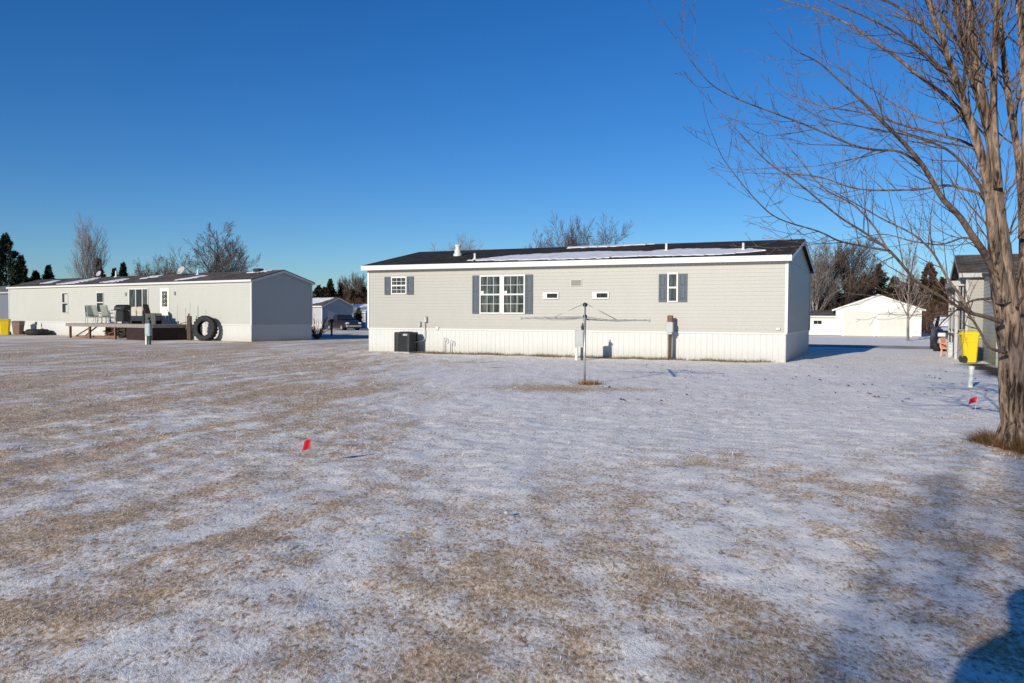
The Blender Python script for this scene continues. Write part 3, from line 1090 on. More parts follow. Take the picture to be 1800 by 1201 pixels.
def build_left_house():
    h = HL
    root = empty('mobile_home', h['o'], -h['yaw'], 'long white single wide mobile home with a wooden deck and satellite dishes on its roof', 'mobile home')
    roof, zf = house_shell(root, h['L'], h['B'], h['zs'], h['zw'], 0.61, SIDE_W, SKIRT, SHINGLE2, WHITE, ov_end=0.15, ov_eave=0.12, fascia_h=0.13, step=0.13, roof_z=3.50, frieze=False)
    for a, b, z0, z1, cu in ((20.05, 19.28, 1.53, 2.96, [(-19.75, -19.34, 2.3, 2.85), (-19.6, -19.34, 1.6, 2.1)]), (15.67, 14.83, 1.58, 2.93, None)):
        window(root, -a, -b, z0, z1, glass=GLASS2, frame_w=0.045, curtain=cu)
    # sliding door: three tall panes
    d = MB()
    x0, x1, z0, z1 = -11.91, -9.80, 0.97, 3.13
    fw = 0.07
    xs = [x0, x0 + 0.78, x1 - 0.62, x1]
    d.box(x0, x1, -0.05, 0, z1 - fw, z1); d.box(x0, x1, -0.05, 0, z0, z0 + fw)
    for x in xs:
        xx = min(max(x, x0 + fw / 2), x1 - fw / 2)
        d.box(xx - fw / 2, xx + fw / 2, -0.048, 0, z0 + fw, z1 - fw)
    sd = d.build('sliding_door', WHITE, root)
    for k in range(3):
        p = MB(); p.quad((xs[k] + .05, -0.02, z0 + fw), (xs[k + 1] - .05, -0.02, z0 + fw), (xs[k + 1] - .05, -0.02, z1 - fw), (xs[k] + .05, -0.02, z1 - fw))
        p.build('pane', GLASS2 if k == 1 else GLASS, sd)
    # entry door with a diamond-leaded light
    e = MB()
    e.box(-8.55, -7.62, -0.03, 0, 0.97, 3.10)
    e.box(-8.47, -7.70, -0.045, -0.03, 1.0, 3.04)
    ed = e.build('door', mat('cream_door', (0.74, 0.71, 0.62), 0.5, 0.05), root)
    k = MB(); k.box(-8.45, -7.72, -0.049, -0.0455, 1.02, 1.45); k.build('kick_plate', GREYM, ed)
    g = MB(); g.box(-8.30, -7.80, -0.05, -0.0455, 1.98, 2.90); g.build('door_light', GLASS2, ed)
    l = MB()
    for i in range(3):
        zc = 2.15 + i * 0.29
        for sx in (-1, 1):
            for sz in (-1, 1):
                l.bar((-8.05 + sx * 0.22, -0.055, zc), (-8.05, -0.055, zc + sz * 0.145), 0.035, 0.012)
        l.box(-8.12, -7.98, -0.06, -0.052, zc - 0.04, zc + 0.04)
    l.build('lattice', CREAM, ed)
    kn = MB(); kn.lathe([(0.0, 0.0), (0.03, 0.0), (0.03, 0.04), (0.0, 0.05)], 10, Matrix.Translation((-7.78, -0.05, 1.75)) @ Matrix.Rotation(PI / 2, 4, 'X')); kn.build('door_knob', GALV, ed)
    for x in (-7.03, -12.25):
        q = MB(); q.rbox(x - 0.07, x + 0.07, -0.12, 0, 2.68, 2.88, 0.03); q.build('porch_light', GREYM, root)
    # dishes, pipes, roof vent
    for x, y, rr in ((-18.72, 1.95, 0.21), (-9.0, 1.85, 0.27)):
        m = MB()
        z = zf(y)
        m.tube([(x, y, z - 0.02), (x, y, z + 0.22)], 0.03, 8)
        M = Matrix.Translation((x, y - 0.05, z + 0.26)) @ Matrix.Rotation(R(65), 4, 'X') @ Matrix.Scale(1.25, 4, (1, 0, 0))
        m.lathe([(rr, 0.09), (rr * 0.8, 0.045), (rr * 0.5, 0.015), (0.01, 0.0), (0.01, -0.012), (rr * .5, 0.0), (rr * .8, 0.03), (rr, 0.08)], 22, M)
        m.tube([(x, y - 0.1, z + 0.1), (x, y - 0.45, z + 0.2), (x, y - 0.5, z + 0.36)], 0.015, 6)
        smooth_by_angle(m.build('satellite_dish', mat('dish_grey', (0.40, 0.40, 0.38), 0.5, 0.05), roof))
    pipe_vent(roof, -16.9, 2.05, zf, 0.42, 0.06)
    pipe_vent(roof, -7.3, 1.75, zf, 0.33, 0.05)
    bv = MB(); bv.rbox(-2.0, -1.5, 1.7, 2.1, zf(1.7) - 0.02, zf(2.1) + 0.13, 0.03); bv.build('roof_vent', DARKM, roof)
    for i, pts in enumerate(([(-21.5, .2), (-19.2, .25), (-18.4, 1.2), (-18.6, 1.9), (-19.4, 2.0), (-20.2, 1.2)], [(-15.9, .3), (-13.8, .4), (-13.9, 1.2), (-14.8, 1.3)], [(-12.6, 1.0), (-11.2, 1.5), (-11.3, 2.0), (-12.2, 1.8)], [(-7.6, .2), (-6.4, .5), (-5.6, 1.3), (-6.2, 1.5), (-7.0, .8)], [(-2.5, 1.5), (-0.9, 1.8), (-0.8, 2.15), (-2.4, 2.1)], [(-24.5, .6), (-23.0, .8), (-23.2, 1.6), (-24.2, 1.5)])):
        snow_patch(roof, pts, 0, zf, 0.01, 20 + i)
    return root


def simple_gable(name, label, cat, origin, yaw, L, B, zw, rise, wall_m, roof_m, trim_m, zs=0.0, step=0.2, skirt=None):
    root = empty(name, origin, -yaw, label, cat)
    roof, zf = house_shell(root, L, B, zs, zw, rise, wall_m, skirt or SKIRT, roof_m, trim_m, ov_end=0.2, ov_eave=0.2, fascia_h=0.14, step=step, roof_z=zw + 0.12, frieze=False)
    return root, roof, zf


def build_garage():
    c = at(1543, 560, 66.0); c.z = 0
    W = 6.35
    yaw = R(24.5)
    ax = V((math.cos(yaw), -math.sin(yaw), 0)); ay = V((math.sin(yaw), math.cos(yaw), 0))
    # local frame rotated so that the gable end (local +x) looks at the lawn
    root = empty('garage', c, 0, 'bright white two car garage with a gable front and a low pitched roof', 'garage')
    # gable end: local x axis points to the viewer
    root.rotation_euler = (0, 0, math.atan2(-ay.y, -ay.x))
    wm = mat_siding('garage_white', (0.60, 0.595, 0.54), z0=0, z1=0.6, amount=0.15)
    L, B = 7.5, W
    off = -B / 2
    # walls built about y in [-B/2, B/2]: shift the shell with a holder matrix baked into the empty
    root.location = c + V((math.cos(yaw), -math.sin(yaw), 0)) * 0
    sub = root
    before = set(bpy.data.objects)
    roof, zf = house_shell(sub, L, B, 0.04, 2.18, 1.15, wm, SKIRT, SHINGLE2, WHITE, ov_end=0.12, ov_eave=0.3, fascia_h=0.12, step=0.2, roof_z=2.35, frieze=False)
    for o in set(bpy.data.objects) - before:
        if o.type == 'MESH' and o.parent == root:
            for v in o.data.vertices:
                v.co.y += off
    # two overhead doors on the +x face
    dm = mat('garage_door_white', (0.53, 0.52, 0.455), 0.5, 0.04)
    for y0, y1, hh in ((-2.58, -0.32, 2.02), (0.12, 2.42, 2.0)):
        t = MB()
        t.box(0.0, 0.045, y0 - 0.11, y0, 0, hh + 0.1); t.box(0.0, 0.045, y1, y1 + 0.11, 0, hh + 0.1); t.box(0.0, 0.045, y0, y1, hh, hh + 0.1)
        t.build('door_trim', WHITE, root)
        d = MB()
        for k in range(4):
            a, b = 0.02 + k * (hh - 0.02) / 4, 0.02 + (k + 1) * (hh - 0.02) / 4 - 0.02
            d.box(0.016, 0.026, y0 + .001, y1 - .001, a, b)
            for j in range(4):
                ya = y0 + 0.08 + j * (y1 - y0 - 0.08) / 4
                d.box(0.026, 0.034, ya, ya + (y1 - y0) / 4 - 0.12, a + 0.09, b - 0.09)
        d.build('garage_door', dm, root)
    return root


def build_low_shed():
    a = at(1476, 560, 67.5); a.z = 0
    root, roof, zf = simple_gable('shed', 'low white shed with a small window beside the bright white garage', 'shed', a, R(24.5), 5.0, 2.6, 1.62, 0.42, MATS['garage_white'], SHINGLE2, WHITE, zs=0.04)
    ix = -1.35
    window(root, ix - 0.75, ix, 0.92, 1.32, cols=2, sashes=1, glass=GLASS2)
    return root


def build_right_house():
    D = 29.0
    o = at(1699, 560, D); o.z = 0
    yaw = R(25)
    L, B = 14.0, 4.3
    wm = mat_siding('beige_siding', (0.30, 0.285, 0.25), dirt=(0.10, 0.12, 0.08), z0=0.6, z1=3.0, amount=0.5)
    # local x runs from -L to 0; this house extends to the right of its left corner
    M0 = Matrix.Rotation(-yaw, 4, 'Z')
    org = o + (M0 @ V((L, 0, 0)))
    root = empty('mobile_home', org, -yaw, 'dull beige mobile home with an end porch half hidden behind the big bare tree', 'mobile home')
    roof, zf = house_shell(root, L, B, 0.85, 3.05, 0.72, wm, mat_siding('grey_skirting', (0.20, 0.20, 0.19), z0=0, z1=.8, amount=.3), SHINGLE2, mat('dull_white_trim', (0.42, 0.41, 0.38), 0.6, 0.1), ov_end=0.28, ov_eave=0.25, fascia_h=0.16, step=0.115, roof_z=3.22, frieze=False)
    X = -L
    # small covered porch against the left end: posts, beam, slatted frieze, railing
    pf = MB()
    xs0, xs1 = X - 0.34, X - 0.03
    pf.box(xs0, xs1, 0.5, 3.9, 0.86, 0.94)
    pf.build('porch_floor', WOODG, root)
    for y in (0.5, 2.2, 3.85):
        p = MB(); p.box(xs0, xs0 + 0.1, y - 0.05, y + 0.05, -0.1, 2.75); p.build('porch_post', MATS['dull_white_trim'], root)
    bm = MB()
    bm.box(xs0 - 0.14, xs1, 0.40, 3.98, 2.70, 2.88)
    bm.build('porch_beam', MATS['dull_white_trim'], root)
    sl = MB()
    rl = MB()
    rl.box(xs0 + 0.02, xs0 + 0.07, 0.5, 3.85, 1.86, 1.93); rl.box(xs0 + 0.03, xs0 + 0.06, 0.5, 3.85, 1.06, 1.11)
    rl.box(xs0 + 0.05, xs1, 0.52, 0.57, 1.86, 1.93); rl.box(xs0 + 0.05, xs1, 0.53, 0.56, 1.06, 1.11)
    for k in range(24):
        y = 0.62 + k * 0.14
        rl.box(xs0 + 0.03, xs0 + 0.06, y, y + 0.045, 1.11, 1.86)
        sl.box(xs0 + 0.03, xs0 + 0.06, y, y + 0.06, 2.2, 2.70)
    for k in range(2):
        x = xs0 + 0.11 + k * 0.11
        rl.box(x, x + 0.045, 0.53, 0.56, 1.11, 1.86)
        sl.box(x, x + 0.06, 0.53, 0.56, 2.2, 2.70)
    sl.box(xs0 + 0.025, xs0 + 0.065, 0.5, 3.85, 2.14, 2.2)
    sl.box(xs0 + 0.065, xs1, 0.525, 0.565, 2.14, 2.2)
    pw = mat('aged_porch_paint', (0.24, 0.235, 0.225), 0.7, 0.2, 5.0)
    rl.build('porch_railing', pw, root)
    sl.build('porch_frieze', pw, root)
    sk = MB()
    for k in range(17):
        y = 0.5 + k * 0.2
        sk.box(xs0 + 0.03, xs0 + 0.05, y, y + 0.16, -0.1, 0.86)
    for k in range(1):
        x = xs0 + 0.05 + k * 0.2
        sk.box(x, x + 0.22, 0.52, 0.54, -0.1, 0.86)
    sk.build('porch_skirting', mat('grey_boards', (0.17, 0.17, 0.18), 0.8, 0.2, 4.0), root)
    # lean-to room on the front, greenish vinyl
    wl = mat_siding('greenish_grey_siding', (0.44, 0.44, 0.415), dirt=(0.14, 0.19, 0.10), z0=0.0, z1=2.6, amount=0.7)
    x0 = X + 0.52
    depth = 3.9
    r_ = MB()
    lw = MB(); lap_wall(lw, 0, depth, 0.0, 3.0, 0, 0.13)
    xform(lw, rotz(-90, x0, 0.0)); lw.build('lean_to_wall', wl, root)
    fw = MB(); lap_wall(fw, x0, x0 + 4.5, 0.0, 2.75, -depth, 0.13); fw.build('lean_to_wall', wl, root)
    sh = MB(); sh.loft([[(x0 - .1, 0.0, 3.14), (x0 - .1, -depth - .2, 2.84), (x0 - .1, -depth - .2, 2.76), (x0 - .1, 0.0, 3.06)], [(x0 + 4.6, 0.0, 3.14), (x0 + 4.6, -depth - .2, 2.84), (x0 + 4.6, -depth - .2, 2.76), (x0 + 4.6, 0.0, 3.06)]])
    sh.build('lean_to_roof', SHINGLE2, root)
    return root


def build_far_houses():
    # dark end of the next home beyond the long white one, far left edge
    d = V((-math.cos(HL['yaw']), math.sin(HL['yaw']), 0)); b = V((math.sin(HL['yaw']), math.cos(HL['yaw']), 0))
    p = at(20, 560, 71.0); p.z = 0
    dk = mat_siding('dark_blue_grey_siding', (0.15, 0.16, 0.19), z0=0, z1=0.8, amount=0.1)
    simple_gable('mobile_home', 'dark mobile home at the far left edge behind the yellow bin', 'mobile home', p, R(33.6), 14, 4.4, 3.35, 0.6, dk, mat_shingle('frosted_shingles', (0.20, 0.20, 0.21)), MATS['grey_painted_metal'], zs=0.8, skirt=dk)
    # small grey home seen through the gap
    p = at(566, 560, 84.0); p.z = 0
    gm = mat_siding('pale_grey_siding', (0.40, 0.40, 0.40), z0=0, z1=0.8, amount=0.1)
    root, roof, zf = simple_gable('mobile_home', 'small grey mobile home with snow on its roof in the gap between the nearer homes', 'mobile home', p, R(38), 12, 4.2, 2.45, 0.85, gm, SHINGLE2, WHITE, zs=0.6)
    snow_patch(roof, [(-9, .1), (-2.5, .1), (-1.0, .8), (-0.3, 1.9), (-9, 1.95)], 0, zf, 0.02, 41)
    sh = MB(); sh.box(-2.6, -1.6, -0.04, 0, 0.95, 1.9); sh.build('window', GLASS2, root)
    # white outbuilding just left of the taupe home
    p = at(642, 560, 96.0); p.z = 0
    root2, roof2, zf2 = simple_gable('shed', 'white snow roofed shed just left of the taupe home', 'shed', p, R(20), 4.0, 5.0, 1.9, 0.9, mat_siding('lilac_grey_siding', (0.34, 0.33, 0.38), z0=0, z1=.5, amount=.1), SHINGLE2, WHITE, zs=0.04)
    snow_patch(roof2, [(-3.9, -0.1), (0.1, -0.1), (0.1, 2.4), (-3.9, 2.4)], 0, zf2, 0.02, 43)


# ------------------------------------------------------------------ trees
def twig(mb, rng, p, d, L, r, lvl, n=4, up=0.25, wob=0.16, kids=True, sides=4, buds=None, minr=0.0022, spread=(32, 58), kid_gap=0.24, kid_len=0.5):
    """one shoot with child shoots; bends up a little toward its tip"""
    pts, rad, dirs = [p.copy()], [r], []
    d = d.normalized()
    st = L / n
    for k in range(n):
        d = (d + V((rng.gauss(0, wob), rng.gauss(0, wob), rng.gauss(0, wob))) * 0.6 + V((0, 0, up)) * (0.35 + 0.65 * k / n) * 0.5).normalized()
        p = p + d * st
        pts.append(p.copy())
        rad.append(max(minr, r * (1 - 0.82 * (k + 1) / n)))
        dirs.append(d.copy())
    mb.tube(pts, rad, sides if r > 0.006 else 3, False)
    if lvl > 0:
        nk = max(1, int(L / kid_gap))
        for k in range(nk):
            t = (k + 0.6 + rng.uniform(-0.3, 0.3)) / nk
            if t < 0.12 or t > 0.97:
                continue
            i = min(n - 1, int(t * n))
            f = t * n - i
            q = pts[i].lerp(pts[i + 1], f)
            dd = dirs[i]
            side = dd.cross(V((rng.gauss(0, 1), rng.gauss(0, 1), rng.gauss(0, 1))))
            if side.length < 1e-3:
                continue
            side.normalize()
            a = R(rng.uniform(*spread))
            nd_ = dd * math.cos(a) + side * math.sin(a)
            rr = max(minr, (rad[i] * (1 - f) + rad[i + 1] * f) * rng.uniform(0.45, 0.7))
            ll = L * kid_len * rng.uniform(0.5, 1.15) * (1.1 - 0.6 * t)
            twig(mb, rng, q, nd_, ll, rr, lvl - 1, max(2, n - 1), up, wob, True, sides, buds, minr, spread, kid_gap * 0.8, kid_len)


def smooth_path(pts, sub=4):
    """Catmull-Rom through (point, radius)"""
    out = []
    n = len(pts)
    for i in range(n - 1):
        p0, p1, p2, p3 = pts[max(i - 1, 0)], pts[i], pts[i + 1], pts[min(i + 2, n - 1)]
        for k in range(sub):
            t = k / sub
            t2, t3 = t * t, t * t * t
            q = 0.5 * ((2 * p1[0]) + (p2[0] - p0[0]) * t + (2 * p0[0] - 5 * p1[0] + 4 * p2[0] - p3[0]) * t2 + (3 * p1[0] - p0[0] - 3 * p2[0] + p3[0]) * t3)
            out.append((q, p1[1] + (p2[1] - p1[1]) * t))
    out.append(pts[-1])
    return out


def build_big_tree():
    rng = random.Random(11)
    D0 = 9.4
    bark = mat_bark('maple_bark', (0.020, 0.014, 0.011), (0.33, 0.235, 0.17), 24.0, (1, 1, 0.13), 1.0, 0.02)
    tw = mat_bark('maple_twig_bark', (0.060, 0.041, 0.033), (0.215, 0.15, 0.11), 20.0, (1, 1, 0.5), 0.3, 0.003)
    base = at(1781, 794, D0)
    base.z = 0
    root = empty('bare_tree', base, 0, 'big bare multi stemmed tree with spreading branches at the right edge', 'tree')
    MI = Matrix.Translation(-base)

    def path(pts, d0, d1, sub=4):
        """(px, py, width px) -> smoothed world path; depth runs d0..d1"""
        o = []
        n = len(pts)
        for i, (x, y, w) in enumerate(pts):
            D = D0 + d0 + (d1 - d0) * (i / (n - 1))
            o.append((MI @ at(x + 3, y, D), w / 2 * D / FPX * (0.84 if w > 25 else 0.80)))
        return smooth_path(o, sub)

    def stem(pts, d0, d1, n=14, lumps=0.06, sub=5):
        """thick stem with an irregular fluted surface"""
        pa = path(pts, d0, d1, sub)
        mb = MB()
        P = [a for a, _ in pa]
        Rr = [b * (1 + lumps * (rng.random() - 0.5)) for _, b in pa]
        mb.tube(P, Rr, n, True)
        # fluting
        off = rng.random() * 10
        vs = []
        for i, v in enumerate(mb.v):
            k, ring = i % n, i // n
            if ring >= len(P):
                vs.append(v); continue
            c = P[ring]
            q = V(v) - c
            f = 1 + 0.12 * math.sin(3 * 2 * PI * k / n + off + ring * 0.10) + 0.07 * math.sin(5 * 2 * PI * k / n - off + ring * 0.22) + 0.07 * (rng.random() - 0.5)
            vs.append(tuple(c + q * f))
        mb.v = vs
        return mb, pa
    t = MB()
    stems = [
        ([(1787, 812, 74), (1785, 785, 58), (1780, 740, 49), (1777, 680, 46), (1776, 620, 45), (1770, 565, 46), (1763, 505, 47), (1756, 450, 44), (1752, 403, 37), (1747, 330, 27), (1741, 256, 22), (1726, 183, 19), (1712, 110, 17), (1702, 40, 15), (1692, -60, 13), (1680, -200, 9), (1672, -360, 5)], 0.0, 0.0, 28),
        ([(1762, 530, 30), (1750, 470, 26), (1742, 420, 22), (1735, 350, 18), (1718, 262, 17), (1692, 183, 15), (1667, 110, 13), (1646, 50, 11), (1628, 0, 10), (1600, -90, 8), (1570, -190, 5)], -0.10, -0.9, 12),
        ([(1751, 345, 20), (1741, 262, 17), (1722, 183, 15), (1698, 110, 14), (1676, 0, 12), (1655, -110, 9), (1640, -240, 5)], 0.10, 0.8, 10),
        ([(1752, 330, 18), (1747, 256, 15), (1744, 183, 13), (1745, 110, 12), (1749, 0, 11), (1752, -130, 8), (1758, -260, 5)], -0.12, -0.5, 10),
        ([(1786, 600, 20), (1791, 520, 17), (1795, 445, 15), (1795, 403, 15), (1791, 330, 15), (1783, 256, 13), (1771, 183, 12), (1762, 110, 11), (1753, 20, 9), (1742, -100, 7), (1730, -220, 4)], 0.12, 0.7, 10),
        ([(1793, 420, 16), (1797, 330, 15), (1799, 256, 14), (1795, 110, 13), (1788, 0, 12), (1782, -110, 10), (1775, -260, 6)], 0.16, 0.2, 10),
        ([(1784, 640, 22), (1806, 540, 19), (1826, 430, 17), (1845, 300, 15), (1868, 150, 13), (1890, 0, 10), (1910, -180, 6)], 0.05, 0.9, 10),
    ]
    stem_paths = []
    for pts, d0, d1, n in stems:
        mb, pa = stem(pts, d0, d1, n)
        t.add(mb.v, mb.f)
        stem_paths.append(pa)
    # root flare
    for k in range(7):
        an = 2 * PI * k / 7 + 0.3
        t.tube([(0.08 * math.cos(an), 0.08 * math.sin(an), 0.28), (0.15 * math.cos(an), 0.15 * math.sin(an), 0.08), (0.25 * math.cos(an), 0.25 * math.sin(an), -0.06)], [0.07, 0.065, 0.04], 8)
    smooth_by_angle(t.build('trunk', bark, root, True), 60)
    # limbs traced from how they hang over the lawn: (px, py, width px)
    limbs = [
        ([(1752, 490, 20), (1731, 451, 16), (1706, 414, 14), (1683, 380, 12.5), (1653, 348, 11), (1620, 293, 10), (1583, 249, 8.5), (1543, 209, 7), (1510, 176, 5.5), (1470, 140, 4), (1436, 110, 3), (1400, 92, 2)], -0.1, -1.6),
        ([(1722, 262, 12), (1700, 222, 10), (1667, 176, 9), (1616, 136, 8), (1565, 95, 7), (1502, 51, 5.5), (1444, 22, 4), (1390, 5, 3), (1340, -8, 2)], 0.1, 1.4),
        ([(1738, 300, 8), (1704, 256, 6.5), (1650, 238, 5.5), (1583, 220, 4.5), (1520, 200, 3.5), (1440, 186, 2.6), (1380, 165, 1.8)], 0.2, 2.0),
        ([(1620, 293, 6), (1579, 267, 5.5), (1530, 263, 5), (1491, 253, 4.6), (1414, 220, 4), (1326, 187, 3.2), (1280, 168, 2.5), (1246, 147, 2), (1217, 114, 1.6), (1187, 70, 1)], -0.7, -1.9),
        ([(1740, 380, 9), (1722, 344, 7), (1690, 332, 6), (1656, 326, 5), (1612, 333, 4.4), (1510, 333, 3.6), (1436, 311, 3), (1370, 306, 2.2), (1301, 304, 1.2)], 0.1, 1.2),
        ([(1757, 566, 12), (1730, 557, 9), (1697, 548, 7.5), (1655, 524, 6.5), (1609, 496, 6), (1585, 468, 6), (1558, 439, 5.5), (1515, 408, 4.8), (1471, 380, 4.2), (1400, 322, 3.4), (1348, 286, 2.6), (1301, 238, 1.8), (1260, 194, 1)], -0.2, -2.0),
        ([(1560, 441, 5), (1515, 433, 4.4), (1473, 424, 4), (1436, 407, 3.6), (1367, 385, 3), (1326, 352, 2.4), (1275, 289, 1.7), (1257, 256, 1)], -1.2, -2.4),
        ([(1562, 446, 5), (1552, 430, 4.5), (1532, 396, 4), (1495, 359, 3.4), (1444, 330, 2.8), (1400, 278, 2.1), (1363, 231, 1.2)], -1.2, -1.2),
        ([(1700, 548, 8), (1685, 520, 6), (1663, 490, 5.2), (1635, 442, 4.5), (1600, 411, 3.8), (1550, 386, 3), (1490, 352, 2.2), (1450, 330, 1.4)], -0.4, 0.9),
        ([(1748, 470, 8), (1715, 430, 5), (1692, 418, 4.2), (1650, 430, 3.4), (1600, 424, 2.6), (1550, 412, 1.8), (1500, 420, 1.2)], 0.1, 1.8),
        ([(1735, 350, 9), (1700, 300, 6.5), (1660, 262, 5.2), (1600, 240, 4), (1540, 228, 3), (1450, 210, 2.2), (1390, 180, 1.4)], -0.2, -1.1),
        ([(1690, 180, 8), (1650, 120, 6.2), (1600, 75, 5), (1540, 40, 4), (1480, 12, 3), (1420, -16, 2)], -0.4, -1.2),
        ([(1668, 110, 8), (1630, 60, 6.5), (1580, 15, 5.2), (1510, -20, 4), (1440, -60, 3)], -0.3, 0.5),
        ([(1700, 110, 8), (1660, 40, 6.5), (1610, -20, 5), (1540, -80, 3.5)], 0.4, 1.2),
        ([(1760, 520, 8), (1735, 525, 6), (1700, 531, 4.4), (1660, 560, 3), (1640, 582, 2)], 0.2, 1.6),
        ([(1765, 620, 9), (1735, 610, 6), (1718, 580, 5), (1690, 540, 4), (1665, 520, 2.6)], -0.2, -0.8),
        ([(1785, 540, 8), (1800, 515, 6), (1840, 480, 4), (1900, 430, 2.5)], -0.2, -1.0),
        ([(1775, 200, 7), (1800, 150, 6), (1840, 90, 5), (1880, 0, 4)], 0.3, 1.0),
        ([(1742, 120, 7), (1725, 60, 5.5), (1700, -10, 4.5), (1660, -90, 3)], -0.5, -1.2),
        ([(1690, 190, 6), (1675, 210, 4.5), (1640, 215, 3.6), (1580, 190, 3), (1520, 150, 2.2), (1470, 120, 1.4)], -0.4, 0.4),
    ]
    for k, (pts, d0, d1) in enumerate(limbs):
        pa = path(pts, d0, d1, 5)
        mb = MB()
        mb.tube([a for a, _ in pa], [max(0.0022, b) for _, b in pa], 8, True)
        n = len(pa)
        acc, nxt = 0.0, rng.uniform(0.2, 0.4)
        for i in range(4, n - 1):
            p, r = pa[i]
            acc += (p - pa[i - 1][0]).length
            if acc < nxt:
                continue
            acc, nxt = 0.0, rng.uniform(0.06, 0.17)
            d = (pa[i + 1][0] - pa[i - 1][0]).normalized()
            side = d.cross(V((rng.gauss(0, 0.5), rng.gauss(0, 1), rng.gauss(0, 0.5))))
            side.normalize()
            a = R(rng.uniform(24, 52))
            nd_ = d * math.cos(a) + side * math.sin(a) + V((0, 0, 0.10))
            fr = i / n
            L = rng.uniform(0.35, 1.25) * (1.05 - 0.55 * fr)
            twig(mb, rng, p, nd_, L, min(r * 0.55, 0.007), 2 if L > 0.45 else 1, 5, 0.26, 0.14, minr=0.0019, spread=(25, 48), kid_gap=0.15, kid_len=0.45)
        # finish the tip in a spray
        p, r = pa[-1]
        d = (pa[-1][0] - pa[-3][0]).normalized()
        twig(mb, rng, p, d, 0.5, max(r, 0.003), 1, 4, 0.3, 0.1, minr=0.002)
        mb.build('branch', tw, root, True)
    # upright shoots off the stems fill the upper right of the crown
    for k, pa in enumerate(stem_paths):
        mb = MB()
        n = len(pa)
        for i in range(int(n * 0.40), n - 1):
            if rng.random() < 0.10:
                continue
            p, r = pa[i]
            d = (pa[i + 1][0] - pa[i - 1][0]).normalized()
            side = d.cross(V((rng.gauss(0, 1), rng.gauss(0, 1), rng.gauss(0, 0.4))))
            side.normalize()
            a = R(rng.uniform(22, 50))
            twig(mb, rng, p, d * math.cos(a) + side * math.sin(a), rng.uniform(0.7, 2.0), min(r * 0.45, 0.011), 2, 6, 0.28, 0.13, minr=0.0020, spread=(24, 46), kid_gap=0.19, kid_len=0.45)
        if mb.v:
            mb.build('shoots', tw, root, True)
    return root


FAR_BARK = mat_bark('far_bare_bark', (0.055, 0.042, 0.038), (0.17, 0.125, 0.10), 6.0, (1, 1, 0.3), 0.2, 0.01)
PALE_BARK = mat_bark('pale_cottonwood_bark', (0.13, 0.11, 0.10), (0.34, 0.29, 0.25), 5.0, (1, 1, 0.3), 0.2, 0.01)


def bare_tree_meshes(seed, H, style):
    """returns (trunk builder, crown builder) for a leafless tree of height H"""
    rng = random.Random(seed)
    tr, cr = MB(), MB()

    def grow(mb, p, d, L, r, lvl, up, spread, n=5, wob=0.10):
        pts, rad, dirs = [p.copy()], [r], []
        st = L / n
        for k in range(n):
            d = (d + V((rng.gauss(0, wob), rng.gauss(0, wob), rng.gauss(0, wob * .6))) + V((0, 0, up))).normalized()
            p = p + d * st
            pts.append(p.copy()); dirs.append(d.copy())
            rad.append(max(0.0130, r * (1 - 0.75 * (k + 1) / n)))
        mb.tube(pts, rad, 6 if r > 0.06 else 3, False)
        if lvl <= 0:
            return
        nk = {3: 12, 2: 9, 1: 6}[lvl]
        for k in range(nk):
            t = 0.22 + 0.78 * (k + rng.uniform(0.1, 0.9)) / nk
            i = min(n - 1, int(t * n)); f = t * n - i
            if f > 1: f = 1
            q = pts[i].lerp(pts[i + 1], f)
            side = dirs[i].cross(V((rng.gauss(0, 1), rng.gauss(0, 1), rng.gauss(0, 1))))
            if side.length < 1e-4: continue
            side.normalize()
            a = R(rng.uniform(*spread))
            grow(cr, q, dirs[i] * math.cos(a) + side * math.sin(a), L * rng.uniform(0.38, 0.62) * (1.15 - 0.5 * t), (rad[i] * .5 + rad[i + 1] * .5) * rng.uniform(0.45, 0.62), lvl - 1, up, spread, max(3, n - 1), wob)
    if style == 'column':
        for k in range(4):
            an = rng.uniform(0, 2 * PI)
            grow(tr, V((0.12 * math.cos(an), 0.12 * math.sin(an), -0.1)), V((0.10 * math.cos(an), 0.10 * math.sin(an), 1)), H * rng.uniform(0.85, 1.0), 0.13, 3, 0.06, (16, 34), 8, 0.03)
    elif style == 'vase':
        top = V((0, 0, H * 0.22))
        tr.tube([V((0, 0, -0.1)), V((0.03, 0.02, H * 0.12)), top], [0.24, 0.2, 0.17], 8)
        for k in range(7):
            an = 2 * PI * k / 7 + rng.uniform(-.3, .3)
            le = rng.uniform(0.35, 0.75)
            grow(tr, top - V((0, 0, rng.uniform(0, H * .06))), V((le * math.cos(an), le * math.sin(an), 1)), H * rng.uniform(0.62, 0.84), 0.10, 3, 0.035, (24, 48), 6, 0.07)
    else:  # 'leader': one trunk with ascending side limbs
        pts = [V((0, 0, -0.1))]
        p = V((0, 0, -0.1)); d = V((0, 0, 1))
        nn = 10
        for k in range(nn):
            d = (d + V((rng.gauss(0, .05), rng.gauss(0, .05), 0.1))).normalized()
            p = p + d * (H / nn); pts.append(p.copy())
        rad = [0.20 * (1 - 0.9 * k / nn) + 0.01 for k in range(nn + 1)]
        tr.tube(pts, rad, 8)
        for k in range(17):
            t = 0.24 + 0.74 * k / 17
            i = min(nn - 1, int(t * nn)); q = pts[i].lerp(pts[i + 1], t * nn - i)
            an = k * 2.4 + rng.uniform(-.4, .4)
            e = rng.uniform(0.7, 1.2)
            grow(cr, q, V((math.cos(an), math.sin(an), e)), H * (0.46 - 0.30 * t) * rng.uniform(0.8, 1.2), rad[i] * 0.5, 2, 0.05, (22, 46), 5, 0.09)
    return tr, cr


